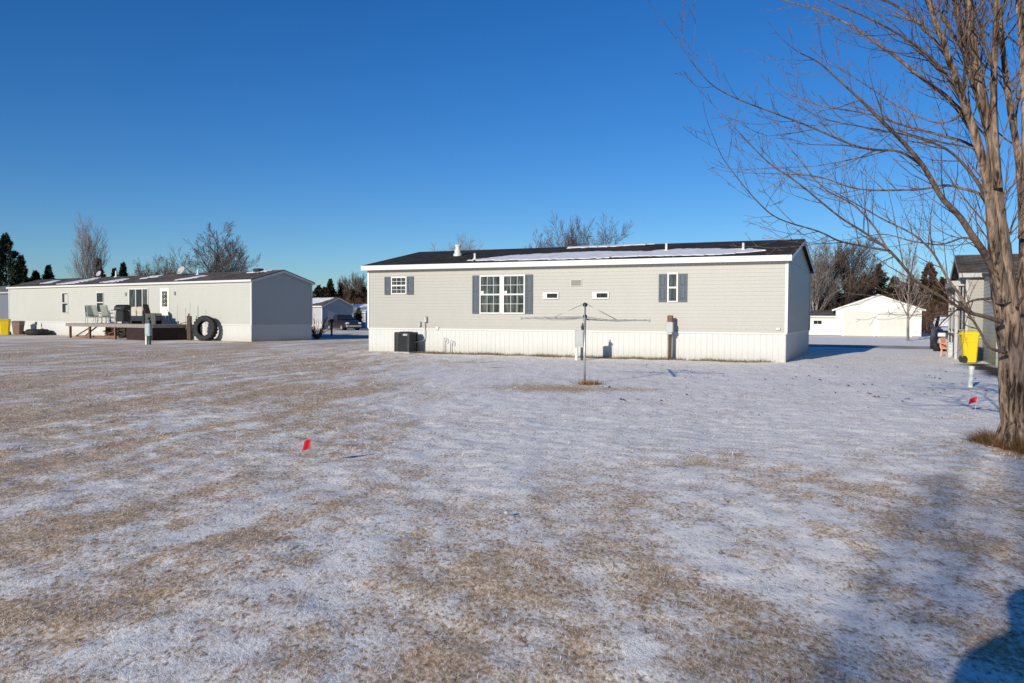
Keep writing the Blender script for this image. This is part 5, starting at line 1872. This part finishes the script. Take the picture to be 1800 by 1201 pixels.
def build_deck():
    h = HL
    W = 2.6
    xr = along(h, 268, -W)
    xl = along(h, 117, -W)
    root = empty('deck', h['o'], -h['yaw'], 'raised wooden deck with a dark boarded side along the long white home', 'deck')
    b = MB()
    n = int(W / 0.145)
    for k in range(n):
        y = -W + k * 0.145
        b.box(xl, xr, y, y + 0.138, 0.88, 0.918)
    b.build('deck_boards', WOODG, root)
    r = MB(); r.box(xl - .01, xr + .01, -W - 0.04, -W - 0.002, 0.72, 0.925); r.box(xl - 0.042, xl - .003, -W, -0.05, 0.72, 0.925); r.box(xr + .003, xr + 0.042, -W, -0.05, 0.72, 0.925)
    r.build('rim_joist', WOODG, root)
    xs = along(h, 222, -W)
    for px in (122, 156, 201):
        x = along(h, px, -W)
        for y in (-W + 0.06, -W / 2, -0.2):
            p = MB(); p.box(x - 0.06, x + 0.06, y - 0.055, y + 0.055, -0.15, 0.879); p.build('post', WOODR, root)
    br = MB()
    x0, x1, x2 = along(h, 126, -W), along(h, 155, -W), along(h, 200, -W)
    br.bar((x0, -W + 0.25, 0.10), (x1, -W + 0.25, 0.75), 0.09, 0.04)
    br.bar((x1, -W + 0.55, 0.72), (x0 + .6, -W + 0.55, 0.15), 0.09, 0.04)
    br.bar((x1, -W + 0.3, 0.12), (x2, -W + 0.3, 0.14), 0.04, 0.12)
    br.bar((x0, -W + 0.3, 0.10), (x1, -W + 0.3, 0.12), 0.04, 0.12)
    br.bar((x1 + .2, -W + 0.9, 0.15), (x2 - .3, -W + 0.9, 0.72), 0.09, 0.04)
    br.build('brace', WOODR, root)
    sk = MB()
    x = xs
    k = 0
    while x < xr - 0.02:
        sk.box(x, min(x + 0.135, xr), -W + 0.01, -W + 0.03, -0.1 + 0.02 * (k % 3), 0.718)
        x += 0.145
        k += 1
    y = -W + 0.04
    while y < -0.1:
        sk.box(xr - 0.03, xr - 0.01, y, y + 0.135, -0.1, 0.718)
        y += 0.145
    sk.build('side_boards', WOODD, root)
    # hand rail stump at the stairs
    hr = MB()
    hr.bar((xr + 0.08, -0.5, 0.60), (xr + 0.34, -0.5, 1.55), 0.07, 0.05)
    hr.bar((xr - 0.5, -0.52, 0.95), (xr + 0.2, -0.52, 1.05), 0.05, 0.05)
    hr.build('stair_rail', WOODR, root)
    under = MB()
    rr = random.Random(3)
    # clutter stored in the shade below
    for k in range(24):
        xx = rr.uniform(x0 + .9, xs + .5)
        yy = rr.uniform(-1.9, -0.5)
        under.bar((xx - .3, yy, rr.uniform(.05, .5)), (xx + .35, yy + .3, rr.uniform(.1, .6)), 0.14, 0.05)
    ob = under.build('scrap_lumber', WOODD)
    ob.matrix_world = M_HL
    tag(ob, 'pile of dark scrap lumber stored under the wooden deck', 'lumber')
    return root


def patio_chair(label, loc, rz, group):
    root = empty('patio_chair', loc, rz, label, 'chair', group)
    f = MB()
    for sx in (-1, 1):
        x = sx * 0.29
        f.tube([(x, -0.27, 0), (x, -0.25, 0.40), (x, -0.22, 0.62), (x, -0.05, 0.66), (x, 0.22, 0.63)], 0.014, 8)
        f.tube([(x, 0.30, 0), (x, 0.18, 0.40), (x, 0.26, 0.66), (x, 0.38, 1.12)], 0.014, 8)
        f.tube([(x, -0.25, 0.40), (x, 0.18, 0.38)], 0.014, 8)
    f.tube([(-0.29, 0.38, 1.12), (0.29, 0.38, 1.12)], 0.014, 8)
    f.tube([(-0.29, -0.25, 0.40), (0.29, -0.25, 0.40)], 0.014, 8)
    f.build('frame', GREYM, root, True)

    def sling(y0, z0, y1, z1, sag, nm):
        rows = []
        for i in range(6):
            t = i / 5
            s = -sag * math.sin(PI * t)
            rows.append([(x, y0 + (y1 - y0) * t - (s * .4 if nm == 'backrest' else 0), z0 + (z1 - z0) * t + (s if nm == 'seat' else 0)) for x in (-0.28, -0.1, 0.1, 0.28)])
        m = MB()
        vs = [p for r in rows for p in r]
        fs = [(i * 4 + j, i * 4 + j + 1, i * 4 + j + 5, i * 4 + j + 4) for i in range(5) for j in range(3)]
        m.add(vs, fs)
        o = m.build(nm, MESHF, root, True)
        sm = o.modifiers.new('thick', 'SOLIDIFY'); sm.thickness = 0.012
    sling(-0.25, 0.405, 0.19, 0.395, 0.03, 'seat')
    sling(0.19, 0.42, 0.38, 1.12, 0.03, 'backrest')
    return root


M_HL = frame(HL)


def build_deck_furniture():
    z = 0.918

    def on(px, w):
        return M_HL @ V((along(HL, px, w), w, z))
    G = 'mesh patio chairs on the deck'
    yw = -HL['yaw']
    patio_chair('patio chair seen from its side, leftmost on the wooden deck', on(161, -1.35), yw + R(75), G)
    patio_chair('high backed grey mesh patio chair seen from behind in front of the small window', on(175.5, -1.75), yw + R(178), G)
    patio_chair('grey mesh patio chair between the high backed one and the black grill', on(191, -1.5), yw + R(195), G)
    # small round table
    t = empty('patio_table', on(183, -1.05), yw, 'small round patio table among the mesh chairs on the deck', 'table')
    m = MB(); m.lathe([(0.0, 0.60), (0.50, 0.60), (0.52, 0.615), (0.50, 0.63), (0.0, 0.63)], 24); m.build('table_top', GREYM, t)
    for k in range(4):
        a = PI / 4 + k * PI / 2
        l = MB(); l.tube([(0.36 * math.cos(a), 0.36 * math.sin(a), 0.60), (0.42 * math.cos(a), 0.42 * math.sin(a), 0)], 0.016, 8); l.build('leg', GREYM, t, True)
    # grill
    g = empty('barbecue_grill', on(216, -1.4), yw + R(10), 'black gas grill with side shelves on the deck before the sliding door', 'grill')
    b = MB(); b.rbox(-0.34, 0.34, -0.25, 0.25, 0.12, 0.80, 0.05); b.build('cabinet', BLACKP, g)
    hd = MB()
    prof = [(-0.27, 0.80), (-0.29, 0.92), (-0.24, 1.06), (-0.10, 1.15), (0.08, 1.16), (0.22, 1.09), (0.28, 0.95), (0.27, 0.80)]
    hd.loft([[(-0.40, y, zz) for y, zz in prof], [(-0.41, y * .98, zz) for y, zz in prof], [(0.41, y * .98, zz) for y, zz in prof], [(0.40, y, zz) for y, zz in prof]])
    hood = hd.build('hood', BLACKP, g)
    k = MB(); k.tube([(-0.26, -0.30, 0.93), (-0.26, -0.35, 0.94), (0.26, -0.35, 0.94), (0.26, -0.30, 0.93)], 0.014, 8); k.build('handle', GALV, hood)
    for sx in (-1, 1):
        s = MB(); s.rbox(sx * 0.60 - 0.19, sx * 0.60 + 0.19, -0.22, 0.22, 0.80, 0.84, 0.015); s.build('side_shelf', DARKM, g)
    for sx in (-1, 1):
        for sy in (-1, 1):
            l = MB(); l.box(sx * .31 - .025, sx * .31 + .025, sy * .22 - .025, sy * .22 + .025, 0, 0.121); l.build('leg', DARKM, g)
    # cushioned loveseat
    s = empty('patio_loveseat', on(251, -1.5), yw + R(182), 'dark patio loveseat with faded pink and cream cushions on the deck', 'loveseat')
    f = MB(); f.rbox(-0.62, 0.62, -0.34, 0.34, 0.18, 0.36, 0.03)
    for sx in (-1, 1):
        f.rbox(sx * .62 - .05, sx * .62 + .05, -0.36, 0.36, 0.0, 0.62, 0.03)
    f.rbox(-0.62, 0.62, 0.30, 0.38, 0.3, 0.80, 0.02)
    f.build('frame', DARKM, s)
    for k, x in enumerate((-0.29, 0.29)):
        c = MB(); c.rbox(x - .28, x + .28, -0.33, 0.27, 0.362, 0.48, 0.05); c.build('seat_cushion', CUSH, s)
        c = MB(); c.rbox(x - .28, x + .28, 0.16, 0.41, 0.485, 1.02, 0.06); c.build('back_cushion', CUSH, s)
    # dark high backed chair
    d = empty('patio_armchair', on(270, -1.35), yw + R(120), 'dark high backed patio armchair right of the cushioned loveseat', 'chair')
    f = MB(); f.rbox(-0.33, 0.33, -0.32, 0.32, 0.20, 0.42, 0.03)
    for sx in (-1, 1):
        f.rbox(sx * .33 - .04, sx * .33 + .04, -0.33, 0.33, 0.0, 0.64, 0.025)
    f.build('frame', DARKM, d)
    M = Matrix.Translation((0, 0.30, 0.4)) @ Matrix.Rotation(R(-14), 4, 'X')
    b = MB(); b.rbox(-0.31, 0.31, -0.05, 0.06, 0.0, 0.78, 0.05, M); b.build('backrest', mat('dark_maroon_fabric', (0.055, 0.035, 0.04), 0.9, 0.2), d)
    c = MB(); c.rbox(-0.29, 0.29, -0.30, 0.24, 0.42, 0.50, 0.04); c.build('seat', MATS['dark_maroon_fabric'], d)


def build_small_things():
    # rods and a post in front of the long white home
    for k, (px, top, lab) in enumerate(((311.5, 2.05, 'leftmost of three thin grey rods between the deck and the tractor tyre'), (333.5, 2.15, 'middle thin grey rod rising behind the brown stump post'), (347, 1.95, 'thin grey rod nearest the tractor tyre'))):
        p = M_HL @ V((along(HL, px, -0.55), -0.55, 0))
        m = MB(); m.tube([(0, 0, -0.1), (0.01, 0, top * .5), (0.03, 0, top)], 0.013, 6)
        o = m.build('rod', GREYM); o.location = p
        tag(o, lab, 'rod', 'thin rods by the white wall')
    p = M_HL @ V((along(HL, 333, -0.75), -0.75, 0))
    m = MB(); m.rbox(-0.12, 0.12, -0.1, 0.1, -0.1, 1.42, 0.03)
    o = m.build('wooden_post', mat('old_grey_brown_post', (0.085, 0.062, 0.05), 0.9, 0.4, 3.0, stretch=(1, 1, 5), bump=0.3)); o.location = p
    tag(o, 'thick weathered brown post standing left of the tractor tyre', 'post')
    # tyre lying flat as a planter with a hydrant pipe behind
    p = M_HL @ V((along(HL, 66, -0.9), -0.9, 0))
    pl = empty('tyre_planter', p, 0, 'dark old tyre lying flat as a planter in front of the long white home', 'planter')
    m = MB(); m.lathe([(0.42, 0.02), (0.60, 0.0), (0.74, 0.08), (0.78, 0.2), (0.74, 0.33), (0.60, 0.42), (0.46, 0.38), (0.45, 0.1)], 28, None, True)
    m.build('tyre', RUBBER, pl, True)
    m = MB(); m.lathe([(0.0, 0.30), (0.3, 0.32), (0.47, 0.26)], 18); m.build('soil', mat('frosty_soil', (0.16, 0.12, 0.09), 0.95, 0.3, 10.0), pl)
    p = M_HL @ V((along(HL, 63.5, -0.35), -0.35, 0))
    hy = empty('yard_hydrant', p, 0, 'slim dark yard hydrant pipe behind the tyre planter', 'hydrant')
    m = MB(); m.tube([(0, 0, -.1), (0, 0, 0.72)], 0.028, 8); m.build('pipe', DARKM, hy, True)
    m = MB(); m.rbox(-0.06, 0.06, -0.08, 0.05, 0.70, 0.92, 0.025); m.tube([(0, -0.06, 0.8), (0, -0.16, 0.78), (0, -0.18, 0.70)], 0.022, 8); m.build('spout', DARKM, hy)
    # bins
    p = gnd(9, 589.5)
    wheelie_bin('yellow wheeled bin at the left edge of the picture', (p.x, p.y, 0), R(25), YELLOW, 1.15)
    p = gnd(25, 588.5)
    wheelie_bin('brown wheeled bin beside the yellow bin at the left corner of the long white home', (p.x + 0.1, p.y + 0.3, 0), R(5), mat('brown_plastic', (0.17, 0.115, 0.085), 0.5, 0.1), 1.0)
    p = gnd(1703.5, 638.2)
    bn = wheelie_bin('yellow wheeled bin beside the beige home behind the big bare tree', (p.x, p.y, 0), R(72), YELLOW, 1.10)
    bn.scale = (0.80, 0.74, 1.0)
    # white plastic stake in the snow
    p = gnd(1705.5, 680)
    st = empty('marker_post', (p.x, p.y, 0), 0, 'short white plastic marker post in the snow by the big bare tree', 'post')
    m = MB(); m.lathe([(0.052, -0.1), (0.052, 0.40)], 16, Matrix.Rotation(R(3), 4, 'Y')); m.build('pipe', WHITE, st, False)
    m = MB(); m.lathe([(0.060, 0.385), (0.060, 0.44), (0.05, 0.455), (0.0, 0.46)], 16, Matrix.Rotation(R(3), 4, 'Y')); m.build('cap', WHITE, st, False)
    # marker flags
    f = gnd(541, 820)
    flag('red marker flag standing alone in the frosty grass left of centre', f, 0.28, 0.080, 0.098, 0.045, R(-20))
    f = gnd(1713, 722)
    flag('red marker flag lying low in the snow by the big bare tree', f, 0.23, 0.13, 0.095, 0.05, R(-8))
    # mailbox between the homes
    p = gnd(583, 591)
    mbx = empty('mailbox', (p.x, p.y, 0), R(20), 'dark post with a mailbox beside the lane between the two homes', 'mailbox')
    m = MB(); m.box(-0.06, 0.06, -0.06, 0.06, -0.1, 1.0); m.build('post', DARKM, mbx)
    m = MB(); m.loft([[(x, -0.12, zz) for x, zz in ((-.14, 1.0), (.14, 1.0), (.14, 1.14), (.08, 1.22), (-.08, 1.22), (-.14, 1.14))], [(x, 0.42, zz) for x, zz in ((-.14, 1.0), (.14, 1.0), (.14, 1.14), (.08, 1.22), (-.08, 1.22), (-.14, 1.14))]]); m.build('box', DARKM, mbx)
    # vehicles
    navy = mat('navy_car_paint', (0.006, 0.009, 0.026), 0.45, 0.1, spec=0.3)
    maroon = mat('maroon_car_paint', (0.016, 0.009, 0.011), 0.35, 0.1, spec=0.6)
    p = at(1679, 560, 37.6); p.z = 0
    car('dark blue car with a frosted windscreen parked behind the beige home', p, R(-25), navy, 'suv', True)
    p = at(604, 560, 81.5); p.z = -0.05
    car('dark maroon pickup parked before the small grey home in the gap', p, R(38), maroon, 'pickup', False)
    # peach child's chair and a grey utility box by the porch
    p = gnd(1664.5, 627)
    ch = empty('toy_chair', (p.x, p.y, 0), R(25), 'peach plastic chair standing near the dark blue car', 'chair')
    pm = mat('peach_plastic', (0.66, 0.33, 0.21), 0.5, 0.08)
    for sx in (-1, 1):
        for sy in (-1, 1):
            l = MB(); l.bar((sx * .17, sy * .16, -0.03), (sx * .14, sy * .13, 0.30), 0.05); l.build('leg', pm, ch)
    m = MB(); m.rbox(-0.19, 0.19, -0.19, 0.17, 0.30, 0.345, 0.02); m.build('seat', pm, ch)
    m = MB(); m.rbox(-0.18, 0.18, 0.0, 0.04, 0.0, 0.40, 0.03, Matrix.Translation((0, 0.14, 0.34)) @ Matrix.Rotation(R(-10), 4, 'X')); m.build('backrest', pm, ch)
    for sx in (-1, 1):
        m = MB(); m.bar((sx * .19, -0.16, 0.50), (sx * .19, 0.17, 0.53), 0.05, 0.03); m.bar((sx * .185, -0.15, 0.34), (sx * .19, -0.14, 0.50), 0.04); m.build('armrest', pm, ch)
    p = gnd(1678, 629)
    gb = empty('heating_unit', (p.x, p.y, 0), R(-25), 'pale grey metal unit standing between the peach chair and the yellow bin', 'outdoor unit')
    m = MB(); m.rbox(-0.26, 0.26, -0.2, 0.2, -0.03, 0.60, 0.03); m.build('cabinet', GREYM, gb)
    m = MB()
    for k in range(8):
        m.box(-0.2, 0.2, -0.212, -0.202, 0.10 + k * 0.05, 0.125 + k * 0.05)
    m.build('louvre_grille', GALV, gb)
    # pale stone in the grass
    p = gnd(890, 911)
    rs = random.Random(4)
    m = MB()
    rings = []
    for i in range(6):
        ph = PI * (i + 0.5) / 6
        rings.append([(0.017 * math.sin(ph) * math.cos(2 * PI * k / 10) * rs.uniform(.88, 1.12), 0.015 * math.sin(ph) * math.sin(2 * PI * k / 10) * rs.uniform(.88, 1.12), 0.014 - 0.014 * math.cos(ph)) for k in range(10)])
    m.loft(rings)
    o = m.build('stone', mat('white_stone', (0.45, 0.44, 0.41), 0.8, 0.1, 30.0), None, True)
    o.location = (p.x, p.y, float(ground_z(np.array([p.x]), np.array([p.y]))[0]) + 0.012)
    tag(o, 'small white stone lying in the frosty grass near the middle', 'stone')


def build_lane():
    """gravel lane that runs behind the taupe home, and its bank of snow"""
    d = V((-math.cos(R(25)), math.sin(R(25)), 0))
    nrm = V((math.sin(R(25)), math.cos(R(25)), 0))
    c = gnd(1540, 610)
    n = 120
    rows = []
    rng = np.random.default_rng(3)
    us = np.linspace(-60, 140, n)
    m = MB()
    for i, u in enumerate(us):
        w0 = -1.9 + 0.25 * math.sin(u * 0.31) + rng.uniform(-.1, .1)
        w1 = 2.0 + 0.25 * math.sin(u * 0.23 + 1) + rng.uniform(-.1, .1)
        rows.append([c + d * u + nrm * w for w in (w0, w0 * .5, 0, w1 * .5, w1)])
    vs = []
    for r in rows:
        for p in r:
            z = float(ground_z(np.array([p.x]), np.array([p.y]))[0])
            vs.append((p.x, p.y, z + 0.012))
    fs = [(i * 5 + j, i * 5 + j + 1, i * 5 + j + 6, i * 5 + j + 5) for i in range(n - 1) for j in range(4)]
    m.add(vs, fs)
    gm = mat('gravel_lane', (0.30, 0.235, 0.185), 0.95, 0.35, 0.9, bump=0.4, bscale=30.0, col2=(0.55, 0.50, 0.47))
    o = m.build('lane', gm)
    tag(o, kind='structure')


# ------------------------------------------------------------------ the photographer, whose shadow lies at the lower right
def build_person():
    base = V((-0.27, -0.11, 0))
    root = empty('person', base, 0, 'person in dark winter coat and cap whose long shadow lies at the lower right', 'person')

    def skin(name, verts, edges, m, sub=2):
        me = bpy.data.meshes.new(name)
        me.from_pydata([v[:3] for v in verts], edges, [])
        o = bpy.data.objects.new(name, me)
        C.objects.link(o)
        sk = o.modifiers.new('skin', 'SKIN')
        for i, v in enumerate(verts):
            r = v[3]
            me.skin_vertices[0].data[i].radius = (r, r) if not hasattr(r, '__len__') else r
        me.skin_vertices[0].data[0].use_root = True
        sb = o.modifiers.new('sub', 'SUBSURF')
        sb.levels = sb.render_levels = sub
        dg = bpy.context.evaluated_depsgraph_get()
        me2 = bpy.data.meshes.new_from_object(o.evaluated_get(dg))
        me2.materials.clear()
        me2.materials.append(m)
        me2.polygons.foreach_set('use_smooth', [True] * len(me2.polygons))
        bpy.data.objects.remove(o)
        o = bpy.data.objects.new(name, me2)
        C.objects.link(o)
        o.parent = root
        return o
    coat = mat('dark_blue_coat', (0.03, 0.04, 0.07), 0.85, 0.2, 6.0)
    skinm = mat('skin', (0.55, 0.34, 0.25), 0.55, 0.06, 12.0)
    v = [(0, 0, 0.92, 0.155), (0, 0.0, 1.10, 0.15), (0, 0, 1.30, 0.17), (0, 0.01, 1.40, 0.10), (0, 0.02, 1.47, 0.058), (0, 0.035, 1.56, 0.088), (0, 0.03, 1.65, 0.08)]
    e = [(0, 1), (1, 2), (2, 3), (3, 4), (4, 5), (5, 6)]
    for s in (-1, 1):
        k = len(v)
        v += [(s * 0.19, 0.0, 1.36, 0.075), (s * 0.255, -0.02, 1.10, 0.058), (s * 0.265, 0.04, 0.86, 0.044), (s * 0.262, 0.06, 0.80, 0.034)]
        e += [(3, k), (k, k + 1), (k + 1, k + 2), (k + 2, k + 3)]
        k = len(v)
        v += [(s * 0.11, 0.0, 0.84, 0.11), (s * 0.13, 0.02, 0.48, 0.075), (s * 0.14, -0.01, 0.10, 0.052), (s * 0.15, 0.13, 0.045, 0.045)]
        e += [(0, k), (k, k + 1), (k + 1, k + 2), (k + 2, k + 3)]
    skin('body', v, e, coat)
    # relaxed hands: palm, four fingers of different lengths, a thumb off the side
    for sx in (-1, 1):
        w0 = V((sx * 0.262, 0.062, 0.80))
        hv = [(w0.x, w0.y, w0.z, 0.026), (w0.x, w0.y + 0.012, w0.z - 0.085, (0.016, 0.036))]
        he = [(0, 1)]
        for f, ln in enumerate((0.074, 0.084, 0.078, 0.060)):
            a = w0 + V((0, -0.020 + 0.021 * (3 - f), -0.088))
            k = len(hv)
            hv += [(a.x, a.y, a.z, 0.0095), (a.x - sx * 0.008, a.y + 0.004, a.z - ln * 0.5, 0.0088), (a.x - sx * 0.028, a.y + 0.008, a.z - ln, 0.0078)]
            he += [(1, k), (k, k + 1), (k + 1, k + 2)]
        k = len(hv)
        a = w0 + V((0, 0.036, -0.045))
        hv += [(a.x, a.y, a.z, 0.012), (a.x - sx * 0.012, a.y + 0.022, a.z - 0.032, 0.0105), (a.x - sx * 0.020, a.y + 0.026, a.z - 0.060, 0.009)]
        he += [(0, k), (k, k + 1), (k + 1, k + 2)]
        skin('hand', hv, he, skinm)
    hair = MB()
    rings = []
    for i in range(6):
        ph = PI * 0.62 * (i + 0.02) / 5
        rings.append([(0.098 * math.sin(ph) * math.cos(2 * PI * k / 16), 0.02 + 0.112 * math.sin(ph) * math.sin(2 * PI * k / 16), 1.615 + 0.105 * math.cos(ph)) for k in range(16)])
    hair.loft(rings)
    hair.build('knit_cap', mat('grey_knit', (0.12, 0.12, 0.13), 0.95, 0.2, 30.0), root, True)


# ------------------------------------------------------------------ world, sun, camera
SUN_AZ, SUN_EL = R(35), R(17.3)          # light travels toward +x+y; the sun stands behind the viewer's left shoulder


def build_light():
    w = bpy.data.worlds.new('World')
    scene.world = w
    w.use_nodes = True
    nt = w.node_tree
    bg = nt.nodes['Background']
    sky = nt.nodes.new('ShaderNodeTexSky')
    sky.sky_type = 'NISHITA'
    sky.sun_disc = False
    sky.sun_elevation = SUN_EL
    sky.sun_rotation = math.atan2(-math.sin(SUN_AZ), -math.cos(SUN_AZ)) % (2 * PI)
    sky.altitude = 300
    sky.air_density = 1.0
    sky.dust_density = 0.0
    sky.ozone_density = 3.0
    hs = nt.nodes.new('ShaderNodeHueSaturation')
    hs.inputs['Saturation'].default_value = 1.3
    nt.links.new(sky.outputs[0], hs.inputs['Color'])
    ml = nd(nt, 'ShaderNodeMix', data_type='RGBA', blend_type='MULTIPLY')
    ml.inputs[0].default_value = 1.0
    ml.inputs[7].default_value = (0.655, 0.885, 1.22, 1)      # cold, very dry winter air
    nt.links.new(hs.outputs[0], ml.inputs[6])
    nt.links.new(ml.outputs[2], bg.inputs['Color'])
    bg.inputs['Strength'].default_value = 0.090
    l = bpy.data.lights.new('sun', 'SUN')
    l.energy = 5.0
    l.angle = R(0.53)
    l.color = (1.0, 0.93, 0.82)
    o = bpy.data.objects.new('sun', l)
    C.objects.link(o)
    d = V((math.sin(SUN_AZ) * math.cos(SUN_EL), math.cos(SUN_AZ) * math.cos(SUN_EL), -math.sin(SUN_EL)))
    o.rotation_euler = d.to_track_quat('-Z', 'Y').to_euler()
    o.location = -d * 30


def build_camera():
    cd = bpy.data.cameras.new('camera')
    cd.sensor_width = 36.0
    cd.sensor_fit = 'HORIZONTAL'
    cd.lens = 36.0 * FPX / 1800.0
    cd.clip_start = 0.05
    cd.clip_end = 6000
    o = bpy.data.objects.new('camera', cd)
    C.objects.link(o)
    c, s = math.cos(PITCH), math.sin(PITCH)
    up = V((0, s, c))
    fw = V((0, c, -s))
    cr, sr = math.cos(ROLL), math.sin(ROLL)
    rt = V((1, 0, 0)) * cr - up * sr
    u2 = V((1, 0, 0)) * sr + up * cr
    M = Matrix((rt, u2, -fw)).transposed().to_4x4()
    M.translation = V((0, 0, EYE))
    o.matrix_world = M
    scene.camera = o


build_light()
build_camera()
build_ground()
build_grass()
build_lane()
build_near_house()
build_left_house()
build_garage()
build_low_shed()
build_right_house()
build_far_houses()
build_big_tree()
build_far_trees()
build_tree_behind()
build_ac()
build_pedestals()
build_clothesline()
build_tractor_tyre()
build_deck()
build_deck_furniture()
build_small_things()
build_person()

scene.view_settings.view_transform = 'Standard'
scene.view_settings.look = 'None'
scene.view_settings.exposure = 0
scene.cycles.use_denoising = True
scene.cycles.denoising_prefilter = 'NONE'
